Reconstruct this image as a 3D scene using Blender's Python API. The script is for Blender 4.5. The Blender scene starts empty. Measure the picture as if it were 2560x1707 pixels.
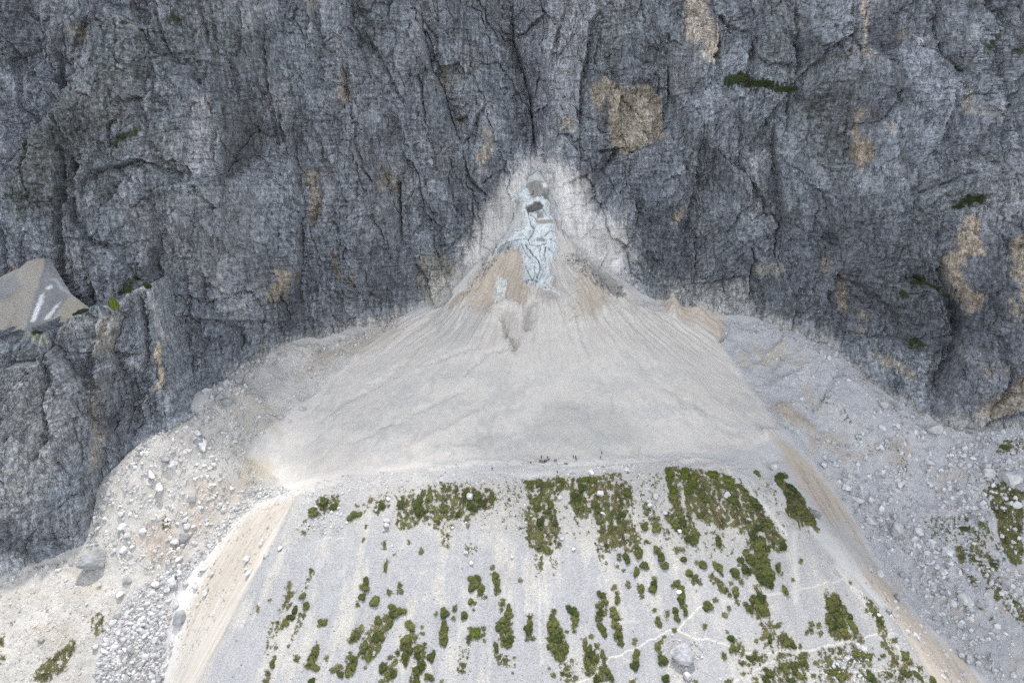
import bpy, bmesh, math, random
import numpy as np
from mathutils import Vector, Matrix

# ---------------------------------------------------------------- camera, sky, sun, exposure
SC = bpy.context.scene
COL = SC.collection
PITCH = math.radians(14.0)
FPX = 1707.0                      # focal length in photo pixels (24 mm on a 36 mm wide frame)
cam_d = bpy.data.cameras.new("camera")
cam = bpy.data.objects.new("camera", cam_d)
COL.objects.link(cam)
cam_d.sensor_width = 36.0
cam_d.lens = 24.0
cam_d.clip_start = 0.5
cam_d.clip_end = 6000.0
cam.location = (0, 0, 0)
cam.rotation_euler = (math.radians(90) - PITCH, 0, 0)
SC.camera = cam

SUN_EL = math.radians(74.0)
SUN_AZ = math.radians(-4.0)      # measured from +Y towards +X
SDIR = np.array([math.sin(SUN_AZ) * math.cos(SUN_EL), math.cos(SUN_AZ) * math.cos(SUN_EL), math.sin(SUN_EL)])
world = bpy.data.worlds.new("World")
SC.world = world
world.use_nodes = True
wn = world.node_tree
bg = wn.nodes["Background"]
sky = wn.nodes.new("ShaderNodeTexSky")
sky.sky_type = 'NISHITA'
sky.sun_disc = False
sky.sun_elevation = SUN_EL
sky.sun_rotation = SUN_AZ
sky.altitude = 2000
sky.air_density = 1.0
sky.dust_density = 2.5
sky.ozone_density = 1.0
hs = wn.nodes.new("ShaderNodeHueSaturation")      # high thin cloud whitens the blue
hs.inputs["Saturation"].default_value = 0.21
wn.links.new(sky.outputs[0], hs.inputs["Color"])
wn.links.new(hs.outputs[0], bg.inputs[0])
bg.inputs[1].default_value = 0.15
world.cycles.sampling_method = 'NONE'     # the sky is smooth and its brightest part hides behind the wall
sun_d = bpy.data.lights.new("sun", 'SUN')
sun_d.energy = 1.3
sun_d.angle = math.radians(2.5)
sun_d.color = (1.0, 0.95, 0.88)
sun = bpy.data.objects.new("sun", sun_d)
COL.objects.link(sun)
sun.rotation_euler = Vector(SDIR).to_track_quat('Z', 'Y').to_euler()
SC.view_settings.view_transform = 'Standard'
SC.view_settings.look = 'None'
SC.view_settings.exposure = 1.80
SC.view_settings.gamma = 1.0
SC.cycles.use_denoising = False
SC.cycles.sampling_pattern = 'BLUE_NOISE'
SC.cycles.max_bounces = 5
SC.cycles.diffuse_bounces = 3
SC.cycles.transparent_max_bounces = 4
SC.render.film_transparent = False

# ---------------------------------------------------------------- helpers
rng = np.random.default_rng(7)
random.seed(7)
CT, ST = math.cos(PITCH), math.sin(PITCH)


def ray(px, py):
    px = np.asarray(px, float); py = np.asarray(py, float)
    u = (px - 1280.0) / FPX
    v = (py - 853.5) / FPX
    return np.stack([u + 0 * v, CT - v * ST, -ST - v * CT], -1)


def at(px, py, y):
    """point seen at photo position (px, py) standing y metres in front of the drone"""
    r = ray(px, py)
    return r * (np.asarray(y, float) / r[..., 1])[..., None]


def proj(X, Y, Z):
    d = Y * CT - Z * ST
    up = Y * ST + Z * CT
    return 1280.0 + FPX * X / d, 853.5 - FPX * up / d


_perm = rng.permutation(4096).astype(np.int64)
_perm = np.concatenate([_perm, _perm])
_ang = rng.random(4096) * 2 * np.pi
_gx, _gy = np.cos(_ang), np.sin(_ang)


def _h(ix, iy, s):
    return _perm[(_perm[(ix + s * 131) & 4095] + iy) & 4095]


def perlin(x, y, s=0):
    xi = np.floor(x).astype(np.int64); yi = np.floor(y).astype(np.int64)
    fx = x - xi; fy = y - yi
    u = fx * fx * fx * (fx * (fx * 6 - 15) + 10)
    v = fy * fy * fy * (fy * (fy * 6 - 15) + 10)
    def g(dx, dy):
        h = _h(xi + dx, yi + dy, s)
        return _gx[h] * (fx - dx) + _gy[h] * (fy - dy)
    a = g(0, 0); b = g(1, 0); c = g(0, 1); d = g(1, 1)
    return 1.5 * (a + u * (b - a) + v * (c - a + u * (a - b - c + d)))


def fbm(x, y, s=0, o=4, g=0.5):
    r = np.zeros_like(x, dtype=float); a = 1.0; f = 1.0; t = 0
    for k in range(o):
        c_, s_ = math.cos(.6 + k * 1.1), math.sin(.6 + k * 1.1)
        r += a * perlin((x * c_ - y * s_) * f, (x * s_ + y * c_) * f, s + k * 7)
        t += a; a *= g; f *= 2.03
    return r / t * 1.4


def ridged(x, y, s=0, o=4, g=0.5):
    r = np.zeros_like(x, dtype=float); a = 1.0; f = 1.0; t = 0
    for k in range(o):
        c_, s_ = (1, 0) if k == 0 else (math.cos(k * .5), math.sin(k * .5))
        r += a * (1 - np.abs(perlin((x * c_ - y * s_) * f, (x * s_ + y * c_) * f, s + k * 7)) * 2)
        t += a; a *= g; f *= 2.1
    return r / t


def worley(x, y, s=0, jit=0.9):
    xi = np.floor(x).astype(np.int64); yi = np.floor(y).astype(np.int64)
    f1 = np.full(x.shape, 9.0); f2 = np.full(x.shape, 9.0)
    cid = np.zeros(x.shape, np.int64); ox = np.zeros(x.shape); oy = np.zeros(x.shape)
    for dx in (-1, 0, 1):
        for dy in (-1, 0, 1):
            h = _h(xi + dx, yi + dy, s)
            cx = dx + 0.5 + jit * (_gx[h]) * 0.5 - (x - xi)
            cy = dy + 0.5 + jit * (_gx[(h * 7 + 3) & 4095]) * 0.5 - (y - yi)
            d = np.sqrt(cx * cx + cy * cy)
            n = d < f1
            f2 = np.where(n, f1, np.minimum(f2, d))
            ox = np.where(n, cx, ox); oy = np.where(n, cy, oy)
            cid = np.where(n, h, cid)
            f1 = np.where(n, d, f1)
    return f1, f2, cid, ox, oy


def rand_of(cid, k=0):
    return (((cid * 2654435761 + k * 40503) >> 7) & 1023) / 1023.0


def sst(a, b, x):
    t = np.clip((x - a) / (b - a), 0, 1)
    return t * t * (3 - 2 * t)


def poly_mask(U, V, pts, feather=6.0):
    """1 inside the traced outline, 0 outside, soft over feather"""
    P = np.array(pts, float)
    out = np.zeros(U.shape)
    lo = P.min(0) - feather; hi = P.max(0) + feather
    sel = (U > lo[0]) & (U < hi[0]) & (V > lo[1]) & (V < hi[1])
    if not sel.any():
        return out
    u = U[sel]; v = V[sel]
    ins = np.zeros(u.shape, bool); d2 = np.full(u.shape, 1e12)
    n = len(P)
    for i in range(n):
        a = P[i]; b = P[(i + 1) % n]
        e = b - a
        t = np.clip(((u - a[0]) * e[0] + (v - a[1]) * e[1]) / (e @ e + 1e-9), 0, 1)
        d2 = np.minimum(d2, (u - a[0] - t * e[0]) ** 2 + (v - a[1] - t * e[1]) ** 2)
        c = ((a[1] > v) != (b[1] > v))
        xx = a[0] + (v - a[1]) * e[0] / (e[1] if abs(e[1]) > 1e-9 else 1e-9)
        ins ^= c & (u < xx)
    d = np.sqrt(d2) * np.where(ins, 1, -1)
    out[sel] = sst(-feather, feather, d)
    return out


def line_dist(U, V, pts, reach):
    """signed distance (right side of travel positive) to a traced line, and selection"""
    P = np.array(pts, float)
    lo = P.min(0) - reach; hi = P.max(0) + reach
    sel = np.nonzero((U > lo[0]) & (U < hi[0]) & (V > lo[1]) & (V < hi[1]))
    u = U[sel]; v = V[sel]
    best = np.full(u.shape, 1e12); sg = np.ones(u.shape); tt = np.zeros(u.shape)
    n = len(P) - 1
    for i in range(n):
        a = P[i]; e = P[i + 1] - a
        t = np.clip(((u - a[0]) * e[0] + (v - a[1]) * e[1]) / (e @ e + 1e-9), 0, 1)
        d2 = (u - a[0] - t * e[0]) ** 2 + (v - a[1] - t * e[1]) ** 2
        cr = e[0] * (v - a[1]) - e[1] * (u - a[0])
        m = d2 < best
        best = np.where(m, d2, best); sg = np.where(m, np.sign(cr) * -1, sg); tt = np.where(m, (i + t) / n, tt)
    return sel, np.sqrt(best), -sg, tt


def densify(pts, step=14.0):
    out = []
    for a, b in zip(pts[:-1], pts[1:]):
        n = max(1, int(math.hypot(a[0] - b[0], a[1] - b[1]) / step))
        for k in range(n):
            t = k / n
            out.append(tuple(a[i] * (1 - t) + b[i] * t for i in range(len(a))))
    out.append(tuple(pts[-1]))
    return out


class RBF:
    def __init__(s, P, val, lam=0.02):
        P = np.asarray(P, float); val = np.asarray(val, float)
        s.P = P
        n = len(P)
        D = np.sqrt(((P[:, None] - P[None]) ** 2).sum(-1))
        A = np.zeros((n + 3, n + 3))
        A[:n, :n] = D - lam * np.eye(n) * 30
        A[:n, n:] = np.c_[np.ones(n), P]
        A[n:, :n] = A[:n, n:].T
        s.w = np.linalg.lstsq(A, np.r_[val, 0, 0, 0], rcond=None)[0]

    def __call__(s, x, y):
        x = np.asarray(x, float); sh = x.shape
        q = np.stack([x.ravel(), np.asarray(y, float).ravel()], 1)
        out = np.empty(len(q))
        for i in range(0, len(q), 20000):
            c = q[i:i + 20000]
            D = np.sqrt((c[:, :1] - s.P[:, 0]) ** 2 + (c[:, 1:] - s.P[:, 1]) ** 2)
            out[i:i + 20000] = D @ s.w[:-3] + s.w[-3] + c @ s.w[-2:]
        return out.reshape(sh)


def bilerp(gx, gy, G, x, y):
    """G[j, i] on monotone axes gx (i), gy (j)"""
    i = np.clip(np.searchsorted(gx, x) - 1, 0, len(gx) - 2)
    j = np.clip(np.searchsorted(gy, y) - 1, 0, len(gy) - 2)
    fx = np.clip((x - gx[i]) / (gx[i + 1] - gx[i]), 0, 1)
    fy = np.clip((y - gy[j]) / (gy[j + 1] - gy[j]), 0, 1)
    return (G[j, i] * (1 - fx) * (1 - fy) + G[j, i + 1] * fx * (1 - fy) + G[j + 1, i] * (1 - fx) * fy + G[j + 1, i + 1] * fx * fy)


def cubic_up(cx, cy, C, fx, fy):
    """smooth upsample of a coarse regular grid: bilinear followed by small blur is enough here"""
    X, Y = np.meshgrid(fx, fy)
    return bilerp(cx, cy, C, X, Y)


def blur(G, n=1):
    for _ in range(n):
        P = np.pad(G, 1, mode='edge')
        G = (P[1:-1, :-2] + 2 * P[1:-1, 1:-1] + P[1:-1, 2:]) / 4
        P = np.pad(G, 1, mode='edge')
        G = (P[:-2, 1:-1] + 2 * P[1:-1, 1:-1] + P[2:, 1:-1]) / 4
    return G


def mesh_from(name, V, F, mat=None, col=None, smooth=True, extra=None):
    """V (n,3), F (m,3|4) int arrays"""
    me = bpy.data.meshes.new(name)
    V = np.ascontiguousarray(V, np.float32); F = np.ascontiguousarray(F, np.int32)
    k = F.shape[1]
    me.vertices.add(len(V)); me.vertices.foreach_set("co", V.ravel())
    me.loops.add(F.size); me.loops.foreach_set("vertex_index", F.ravel())
    me.polygons.add(len(F))
    me.polygons.foreach_set("loop_start", np.arange(0, F.size, k, dtype=np.int32))
    me.polygons.foreach_set("use_smooth", np.full(len(F), smooth))
    me.update(calc_edges=True)
    if col is not None:
        a = me.color_attributes.new("albedo", 'FLOAT_COLOR', 'POINT')
        c = np.ones((len(V), 4), np.float32); c[:, :3] = np.clip(col, 0, 1)
        a.data.foreach_set("color", c.ravel())
    if extra:
        for kx, vx in extra.items():
            a = me.attributes.new(kx, 'FLOAT', 'POINT')
            a.data.foreach_set("value", np.ascontiguousarray(vx, np.float32).ravel())
    if mat:
        me.materials.append(mat)
    return me


def link(name, me, parent=None, **props):
    o = bpy.data.objects.new(name, me)
    COL.objects.link(o)
    if parent:
        o.parent = parent
    for k, v in props.items():
        if v:
            o[k] = v
    return o


def grid_faces(nj, ni):
    idx = np.arange(nj * ni).reshape(nj, ni)
    return np.stack([idx[:-1, :-1], idx[:-1, 1:], idx[1:, 1:], idx[1:, :-1]], -1).reshape(-1, 4)


def C3(*c):
    return np.array(c, float)


def mixc(base, col, m):
    return base * (1 - m[..., None]) + np.asarray(col) * m[..., None]


# ---------------------------------------------------------------- materials
def new_mat(name):
    m = bpy.data.materials.new(name); m.use_nodes = True
    nt = m.node_tree
    b = nt.nodes["Principled BSDF"]
    b.inputs["Roughness"].default_value = 0.95
    b.inputs["Specular IOR Level"].default_value = 0.15
    return m, nt, b


def N(nt, typ, **kw):
    n = nt.nodes.new(typ)
    for k, v in kw.items():
        setattr(n, k, v)
    return n


def mapped_noise(nt, scale_vec, scale, detail=6, rough=0.6, kind='noise', src=None):
    tc = N(nt, "ShaderNodeTexCoord")
    mp = N(nt, "ShaderNodeMapping")
    mp.inputs["Scale"].default_value = scale_vec
    mp.inputs["Rotation"].default_value = (.55, .7, .4)
    nt.links.new(tc.outputs["Object"], mp.inputs["Vector"])
    if kind == 'noise':
        t = N(nt, "ShaderNodeTexNoise")
        t.inputs["Scale"].default_value = scale
        t.inputs["Detail"].default_value = detail
        t.inputs["Roughness"].default_value = rough
        out = t.outputs["Fac"]
    else:
        t = N(nt, "ShaderNodeTexVoronoi")
        t.inputs["Scale"].default_value = scale
        out = t.outputs["Color"] if kind == 'vorc' else t.outputs["Distance"]
    nt.links.new(mp.outputs[0], t.inputs["Vector"])
    return out


def ramp(nt, src, a, b, lo, hi):
    r = N(nt, "ShaderNodeMapRange")
    r.inputs["From Min"].default_value = a; r.inputs["From Max"].default_value = b
    r.inputs["To Min"].default_value = lo; r.inputs["To Max"].default_value = hi
    nt.links.new(src, r.inputs["Value"])
    return r.outputs[0]


def mul(nt, a, b):
    m = N(nt, "ShaderNodeMath", operation='MULTIPLY')
    nt.links.new(a, m.inputs[0])
    if isinstance(b, (int, float)):
        m.inputs[1].default_value = b
    else:
        nt.links.new(b, m.inputs[1])
    return m.outputs[0]


def add(nt, a, b):
    m = N(nt, "ShaderNodeMath", operation='ADD')
    nt.links.new(a, m.inputs[0]); nt.links.new(b, m.inputs[1])
    return m.outputs[0]


def finish(nt, b, colsock, facsock):
    """base colour = colsock scaled by facsock"""
    vm = N(nt, "ShaderNodeVectorMath", operation='SCALE')
    nt.links.new(colsock, vm.inputs[0]); nt.links.new(facsock, vm.inputs["Scale"])
    nt.links.new(vm.outputs[0], b.inputs["Base Color"])


def attr_col(nt):
    a = N(nt, "ShaderNodeAttribute"); a.attribute_name = "albedo"
    return a.outputs["Color"]


def bump(nt, b, h, strength, dist):
    bp = N(nt, "ShaderNodeBump")
    bp.inputs["Strength"].default_value = strength
    bp.inputs["Distance"].default_value = dist
    nt.links.new(h, bp.inputs["Height"])
    nt.links.new(bp.outputs[0], b.inputs["Normal"])


def mat_rock():
    m, nt, b = new_mat("weathered_limestone")
    n1 = mapped_noise(nt, (1, 1, 0.62), 0.5, 7, 0.7)      # upright mottling
    n2 = mapped_noise(nt, (1, 1, 0.2), .7, 4, 0.6)      # upright streaks
    n3 = mapped_noise(nt, (0.3, 0.3, 1.7), 0.6, 6, 0.7)   # bedding
    f = mul(nt, ramp(nt, n1, 0.40, 0.60, 0.68, 1.32), ramp(nt, n2, 0.34, 0.66, 0.95, 1.05))
    f = mul(nt, f, ramp(nt, n3, 0.34, 0.66, 0.94, 1.06))
    # hairline joints: thin winding dark veins, upright and level
    for sv, sc, wd, lo in (((1, 1, 0.12), 0.13, .012, .30), ((0.13, 0.13, 1.0), 0.26, .014, .45), ((1, 1, 0.38), 0.33, .015, .35), ((.5, .5, .5), 0.12, .008, .35)):
        nv = mapped_noise(nt, sv, sc, 5, 0.62)
        d = N(nt, "ShaderNodeMath", operation='SUBTRACT'); nt.links.new(nv, d.inputs[0]); d.inputs[1].default_value = 0.5
        a = N(nt, "ShaderNodeMath", operation='ABSOLUTE'); nt.links.new(d.outputs[0], a.inputs[0])
        f = mul(nt, f, ramp(nt, a.outputs[0], 0.0, wd, lo, 1.0))
    sm = N(nt, "ShaderNodeAttribute"); sm.attribute_name = "polished"      # ice-smoothed rock shows less mottling
    mx = N(nt, "ShaderNodeMapRange"); mx.inputs["To Max"].default_value = 1.0
    nt.links.new(sm.outputs["Fac"], mx.inputs["Value"]); nt.links.new(f, mx.inputs["To Min"])
    f = mx.outputs[0]
    finish(nt, b, attr_col(nt), f)
    bump(nt, b, n1, 1.0, 1.9)
    return m


def mat_scree():
    m, nt, b = new_mat("limestone_scree")
    n1 = mapped_noise(nt, (1, 1, 1), 1.3, 7, 0.75)
    n2 = mapped_noise(nt, (1, 1, 1), 3.4, 3, 0.6)
    v = mapped_noise(nt, (1, 1, 1), 1.7, kind='vord')
    at_ = N(nt, "ShaderNodeAttribute"); at_.attribute_name = "stony"
    f1 = mul(nt, ramp(nt, n1, 0.35, 0.66, 0.8, 1.18), ramp(nt, n2, 0.35, 0.65, 0.85, 1.15))
    mx = N(nt, "ShaderNodeMapRange")
    mx.inputs["To Min"].default_value = 1.0
    nt.links.new(at_.outputs["Fac"], mx.inputs["Value"])
    nt.links.new(f1, mx.inputs["To Max"])
    finish(nt, b, attr_col(nt), mx.outputs[0])
    h = mul(nt, add(nt, add(nt, n1, mul(nt, n2, 0.5)), mul(nt, v, 0.35)), at_.outputs["Fac"])
    bump(nt, b, h, 0.9, 0.9)
    return m


def mat_simple(name, col, var=0.25, scale=1.5, bumpd=0.15, rough=0.95, rnd=0.0, attr=False):
    m, nt, b = new_mat(name)
    b.inputs["Roughness"].default_value = rough
    n1 = mapped_noise(nt, (1, 1, 1), scale, 6, 0.65)
    f = ramp(nt, n1, 0.32, 0.68, 1 - var, 1 + var)
    if rnd:
        oi = N(nt, "ShaderNodeObjectInfo")
        f = mul(nt, f, ramp(nt, oi.outputs["Random"], 0, 1, 1 - rnd, 1 + rnd))
    if attr:
        cs = attr_col(nt)
    else:
        c = N(nt, "ShaderNodeRGB"); c.outputs[0].default_value = (*col, 1); cs = c.outputs[0]
    finish(nt, b, cs, f)
    bump(nt, b, n1, 0.7, bumpd)
    return m


def mat_leaf(name, c1, c2):
    m, nt, b = new_mat(name)
    oi = N(nt, "ShaderNodeObjectInfo")
    n1 = mapped_noise(nt, (1, 1, 1), 2.5, 3, 0.6)
    mix = N(nt, "ShaderNodeMix"); mix.data_type = 'RGBA'
    nt.links.new(oi.outputs["Random"], mix.inputs[0])
    mix.inputs[6].default_value = (*c1, 1); mix.inputs[7].default_value = (*c2, 1)
    finish(nt, b, mix.outputs[2], ramp(nt, n1, 0.3, 0.7, 0.6, 1.4))
    b.inputs["Roughness"].default_value = 0.7
    return m


ROCK = mat_rock()
SCREE = mat_scree()
# ---------------------------------------------------------------- traced plants: per tile (origin x, origin y, photo px per tile px)
K = 500.0 / 2352.0
SHRUBS = {
 'upper left': (600, 1140, [(1000,530,50,50),(1110,590,60,45),(870,660,65,60),(1345,690,80,60),(745,905,25,30),(1540,520,30,35),(1660,590,45,50),(1745,580,22,22),(1385,585,25,20),(1890,560,35,70),(2080,570,60,110),(2120,650,40,60),(2230,450,40,90),(1700,1050,25,60),(1715,1290,20,80),(2130,1120,25,50),(2320,740,50,70),(1985,1010,15,40),(1480,830,15,30),(1450,980,15,30)]),
 'upper middle': (1100, 1140, [(45,345,25,25),(110,375,25,35),(310,440,40,60),(215,690,40,45),(320,755,45,25),(328,820,22,35),(60,620,60,50),(600,480,40,70),(450,470,60,60),(370,590,60,50),(500,560,50,50),(1180,320,60,50),(1280,330,45,40),(1050,330,50,50),(1130,530,60,80),(1140,610,50,50),(1300,560,40,60),(1260,660,60,35),(1030,660,35,40),(1170,780,45,50),(1200,840,35,40),(1110,830,30,25),(1350,790,30,55),(1315,870,30,30),(1380,890,18,40),(1030,965,25,35),(1100,960,35,35),(1250,880,30,30),(1250,1020,30,30),(1310,1030,20,20),(1140,1090,20,45),(1260,1100,45,50),(1180,960,30,40),(1400,1040,30,35),(1700,280,45,35),(1790,280,60,40),(1870,250,30,25),(1650,290,35,35),(1700,380,60,50),(1780,400,45,45),(1590,470,60,70),(1640,590,50,60),(1660,690,35,40),(1850,345,30,25),(1820,580,50,50),(1850,640,35,45),(1880,760,60,35),(1890,980,35,35),(2100,230,30,25),(2190,420,60,50),(2130,690,45,45),(2190,770,35,35),(2240,850,35,40),(2120,820,35,35),(2170,1030,30,50),(2110,1190,30,40),(2190,1190,40,80),(2320,1140,45,60),(2310,1340,30,70),(2270,970,20,40),(2340,1010,20,30),(1960,1090,20,35),(1860,1100,20,40),(1825,1030,15,15),(2090,1300,20,20),(2160,1340,18,30),(1180,1280,20,40),(640,1385,45,30),(620,1310,25,35),(1430,290,50,40),(2240,1040,20,20),(1990,870,25,25),(2010,1010,35,40)]),
 'upper right': (1600, 1140, [(350,190,50,60),(340,270,40,50),(385,400,45,50),(400,470,60,50),(420,560,50,50),(520,180,60,60),(510,240,55,50),(640,240,50,50),(840,215,65,45),(1030,280,75,60),(1060,370,50,40),(920,360,50,35),(1190,370,45,45),(1250,430,40,50),(600,330,60,50),(560,400,50,40),(780,520,60,50),(730,470,50,50),(1080,510,60,60),(1330,520,60,50),(1380,590,60,40),(690,690,45,40),(460,680,50,50),(400,780,70,55),(510,780,45,45),(310,720,30,25),(200,840,60,70),(540,870,40,50),(650,920,60,60),(590,970,60,45),(640,1010,45,40),(200,1100,45,55),(260,1190,50,55),(270,1280,55,45),(430,1110,25,50),(500,1100,40,35),(515,1220,50,45),(45,820,50,50),(10,1130,30,60),(50,1290,60,50),(80,1010,35,30),(750,1280,50,45),(920,1310,55,55),(665,1260,25,25),(590,1380,45,35),(1110,1370,50,50),(180,735,40,30),(1310,920,45,60),(1390,830,50,50),(1500,790,60,50),(1440,1000,50,60),(1490,1080,35,45),(1560,960,40,50),(1680,1060,40,60),(1630,1110,30,30),(1250,1130,40,50),(1280,1210,60,50),(1190,1220,45,40),(1250,1330,50,60),(1380,1060,45,60),(1400,1150,40,50),(1470,1220,45,50),(1500,1330,50,60),(1610,1300,30,60),(1890,1235,28,32),(1660,230,65,60),(1640,290,50,40),(1780,370,60,60),(1850,440,60,60),(1900,510,50,40),(1760,470,60,50),(930,1000,40,60),(590,750,25,40),(1890,650,60,60),(2000,780,60,50),(1800,700,40,40),(2090,860,30,40),(1370,200,50,35)]),
 'lower left': (600, 1407, [(1490,215,40,55),(1465,290,55,50),(1440,390,45,45),(1385,490,28,35),(1590,460,72,78),(1760,340,33,45),(1875,270,25,45),(1890,345,33,45),(1880,570,70,60),(1790,520,50,50),(1800,600,50,50),(600,375,35,30),(740,395,50,45),(790,505,45,50),(650,560,42,70),(600,640,50,40),(530,700,45,45),(490,760,30,30),(590,480,25,20),(570,520,25,20),(440,700,25,20),(745,620,28,28),(980,700,55,42),(935,740,25,20),(1430,735,20,25),(1360,790,28,35),(1340,850,40,40),(1310,910,42,35),(1400,860,30,30),(1620,670,50,45),(1700,650,30,30),(1750,700,40,40),(1720,760,40,35),(1590,880,50,50),(1660,860,40,60),(1480,960,35,55),(1450,1040,50,45),(1540,1000,30,35),(1620,1010,30,40),(1510,1110,45,50),(2000,730,55,70),(2020,830,35,40),(1960,910,70,70),(1980,990,50,60),(1940,1120,35,70),(2050,880,40,30),(2120,1010,60,50),(2090,1090,40,50),(2120,1200,45,60),(2250,1100,45,70),(2080,1270,45,50),(2220,1335,55,45),(2070,1370,45,45),(910,980,28,40),(880,1060,45,60),(840,1150,40,50),(800,1210,35,40),(890,1230,50,45),(850,1380,45,35),(670,1120,33,40),(370,1180,35,45),(405,1110,20,25),(330,1300,28,50),(310,1390,40,30),(1010,1120,20,28),(1110,1250,35,45),(1170,1230,35,40),(1180,1310,40,40),(1330,1120,45,45),(1330,1210,40,60),(1290,1290,45,45),(1290,1050,22,25),(1765,1115,38,30),(1855,1065,28,40),(1840,1140,25,25),(1690,1230,45,60),(1800,1290,45,60),(1740,1320,40,40),(1680,1390,40,25),(2145,755,22,22),(2150,835,30,18),(2300,600,20,25),(2180,950,20,20),(580,260,25,45),(840,100,25,50),(355,435,18,22),(210,540,18,40),(1480,1225,15,15),(570,980,14,18),(410,1000,20,14)]),
 'lower middle': (1100, 1407, [(380,190,55,50),(440,170,40,40),(370,270,55,60),(430,240,50,50),(480,300,45,60),(470,370,35,40),(360,460,35,50),(410,470,22,25),(620,50,22,40),(650,140,50,50),(665,220,45,50),(670,300,45,40),(660,365,30,25),(730,480,33,40),(740,430,25,30),(720,550,18,30),(810,530,35,50),(810,600,55,50),(740,680,55,50),(690,750,55,45),(800,760,40,60),(790,900,80,50),(790,960,55,40),(655,980,33,50),(665,1040,33,40),(680,1105,38,40),(700,1175,27,27),(770,1150,35,40),(170,540,35,45),(80,600,60,45),(50,560,40,40),(50,740,50,70),(50,840,60,60),(50,930,45,60),(160,640,25,30),(280,620,42,55),(425,800,72,60),(430,850,55,40),(350,770,25,25),(515,770,25,25),(515,835,25,28),(335,870,30,50),(325,930,25,30),(520,920,12,25),(265,1200,38,30),(260,1265,35,20),(1060,640,30,40),(1050,710,40,50),(1040,790,58,55),(1030,890,33,30),(1095,890,35,30),(1340,570,35,35),(1320,640,50,40),(1290,710,50,45),(1350,700,55,60),(1330,800,65,50),(1390,790,35,50),(1340,880,75,60),(1320,980,60,60),(1460,1000,45,60),(1400,1100,60,50),(1440,940,25,25),(1550,560,60,55),(1600,590,30,60),(1590,670,55,45),(1570,740,33,40),(1575,800,18,30),(1900,380,50,45),(1930,430,45,40),(1880,500,45,40),(1870,580,45,40),(1880,650,50,40),(1900,760,52,60),(1930,830,35,50),(2045,285,35,40),(2090,360,30,30),(2100,430,35,55),(2050,570,50,55),(2070,640,45,45),(2060,720,50,50),(2090,830,45,60),(2120,930,40,45),(1710,920,28,45),(1740,1010,45,50),(1780,1080,45,45),(1820,1130,50,50),(1730,1160,45,40),(1740,1220,35,40),(1730,1290,38,35),(1850,980,30,40),(1910,1070,35,50),(1930,1160,30,50),(1940,1260,65,45),(2000,1330,40,45),(1860,1370,45,45),(1910,1370,30,30),(2290,930,30,45),(2310,1040,45,55),(2310,1120,45,50),(2290,1210,50,60),(2310,90,30,70),(2210,250,28,55),(2340,300,20,60),(1500,1235,35,40),(1550,1150,25,28),(1335,1320,28,38),(1510,1310,25,25),(1590,1360,30,40),(1500,1380,45,30),(1440,1300,30,30),(1495,805,20,22),(1780,870,28,35),(535,400,17,22),(395,545,15,15),(950,210,22,35),(850,1290,12,12),(1290,1245,12,18),(2270,1390,40,25),(20,1390,15,30)]),
 'lower right': (1600, 1407, [(50,30,55,45),(165,180,32,30),(155,240,45,45),(155,310,60,70),(20,300,30,60),(20,390,25,40),(420,230,45,40),(400,270,30,40),(480,300,45,50),(500,380,50,60),(480,440,45,40),(510,500,35,40),(540,580,33,50),(410,560,40,40),(430,640,42,45),(320,600,25,50),(165,565,28,35),(210,680,45,50),(225,740,25,25),(405,795,35,30),(240,925,38,33),(200,985,40,45),(230,1080,30,50),(265,1150,60,60),(285,1350,50,50),(290,870,20,20),(590,120,45,40),(640,170,45,40),(700,220,30,35),(760,30,45,45),(920,50,55,50),(840,150,35,35),(900,200,40,35),(950,240,40,35),(1000,310,35,40),(1050,380,20,30),(960,130,20,35),(1120,110,45,55),(1160,170,30,40),(1190,220,30,35),(1230,60,40,60),(1280,130,35,40),(1070,240,25,30),(1110,320,45,50),(1130,390,30,40),(1150,460,18,35),(820,515,70,58),(885,440,38,35),(1000,615,38,38),(1050,530,25,35),(765,740,28,40),(990,1095,32,45),(1205,1180,38,35),(1300,1120,50,45),(1030,820,20,20),(1070,890,55,45),(1100,1000,50,60),(1240,480,30,35),(1280,530,40,50),(1370,290,33,35),(1390,340,30,25),(1350,430,80,50),(1430,410,50,60),(1400,500,90,60),(1450,570,70,50),(1390,630,30,35),(1440,30,90,60),(1500,100,70,60),(1530,180,50,50),(1440,200,60,60),(1540,260,40,40),(1620,40,25,70),(1670,140,12,35),(1700,310,35,55),(1800,195,20,25),(1475,395,22,25),(1430,720,25,40),(1480,820,35,45),(1440,890,33,30),(1530,900,28,80),(1360,915,25,25),(1620,740,35,45),(1690,850,40,35),(1730,920,80,60),(1790,970,50,35),(1795,905,15,15),(1880,980,28,28),(1665,1080,35,40),(1700,1210,55,50),(1720,1260,40,45),(1800,1210,45,70),(1850,1300,50,50),(1920,1150,50,60),(1950,1080,35,35),(1880,1200,35,40),(1770,1380,50,40),(1640,1260,25,50),(1470,1250,30,30),(1550,1310,55,40),(1480,1370,55,40),(1930,1350,40,35),(2200,1130,30,30),(2050,1180,25,25),(1965,820,25,30),(2100,730,20,40),(2020,720,30,30),(2130,830,18,35),(2240,490,45,60),(2290,430,45,60),(2300,500,40,50),(2220,660,30,50),(2270,730,40,60),(2330,620,40,60),(2260,1220,50,30),(2300,1300,60,30),(1040,1390,50,25),(655,1390,20,20),(1340,1350,20,15),(2030,1320,30,30),(1350,1060,25,50),(1380,1130,30,45),(1230,1300,30,22)]),
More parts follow.
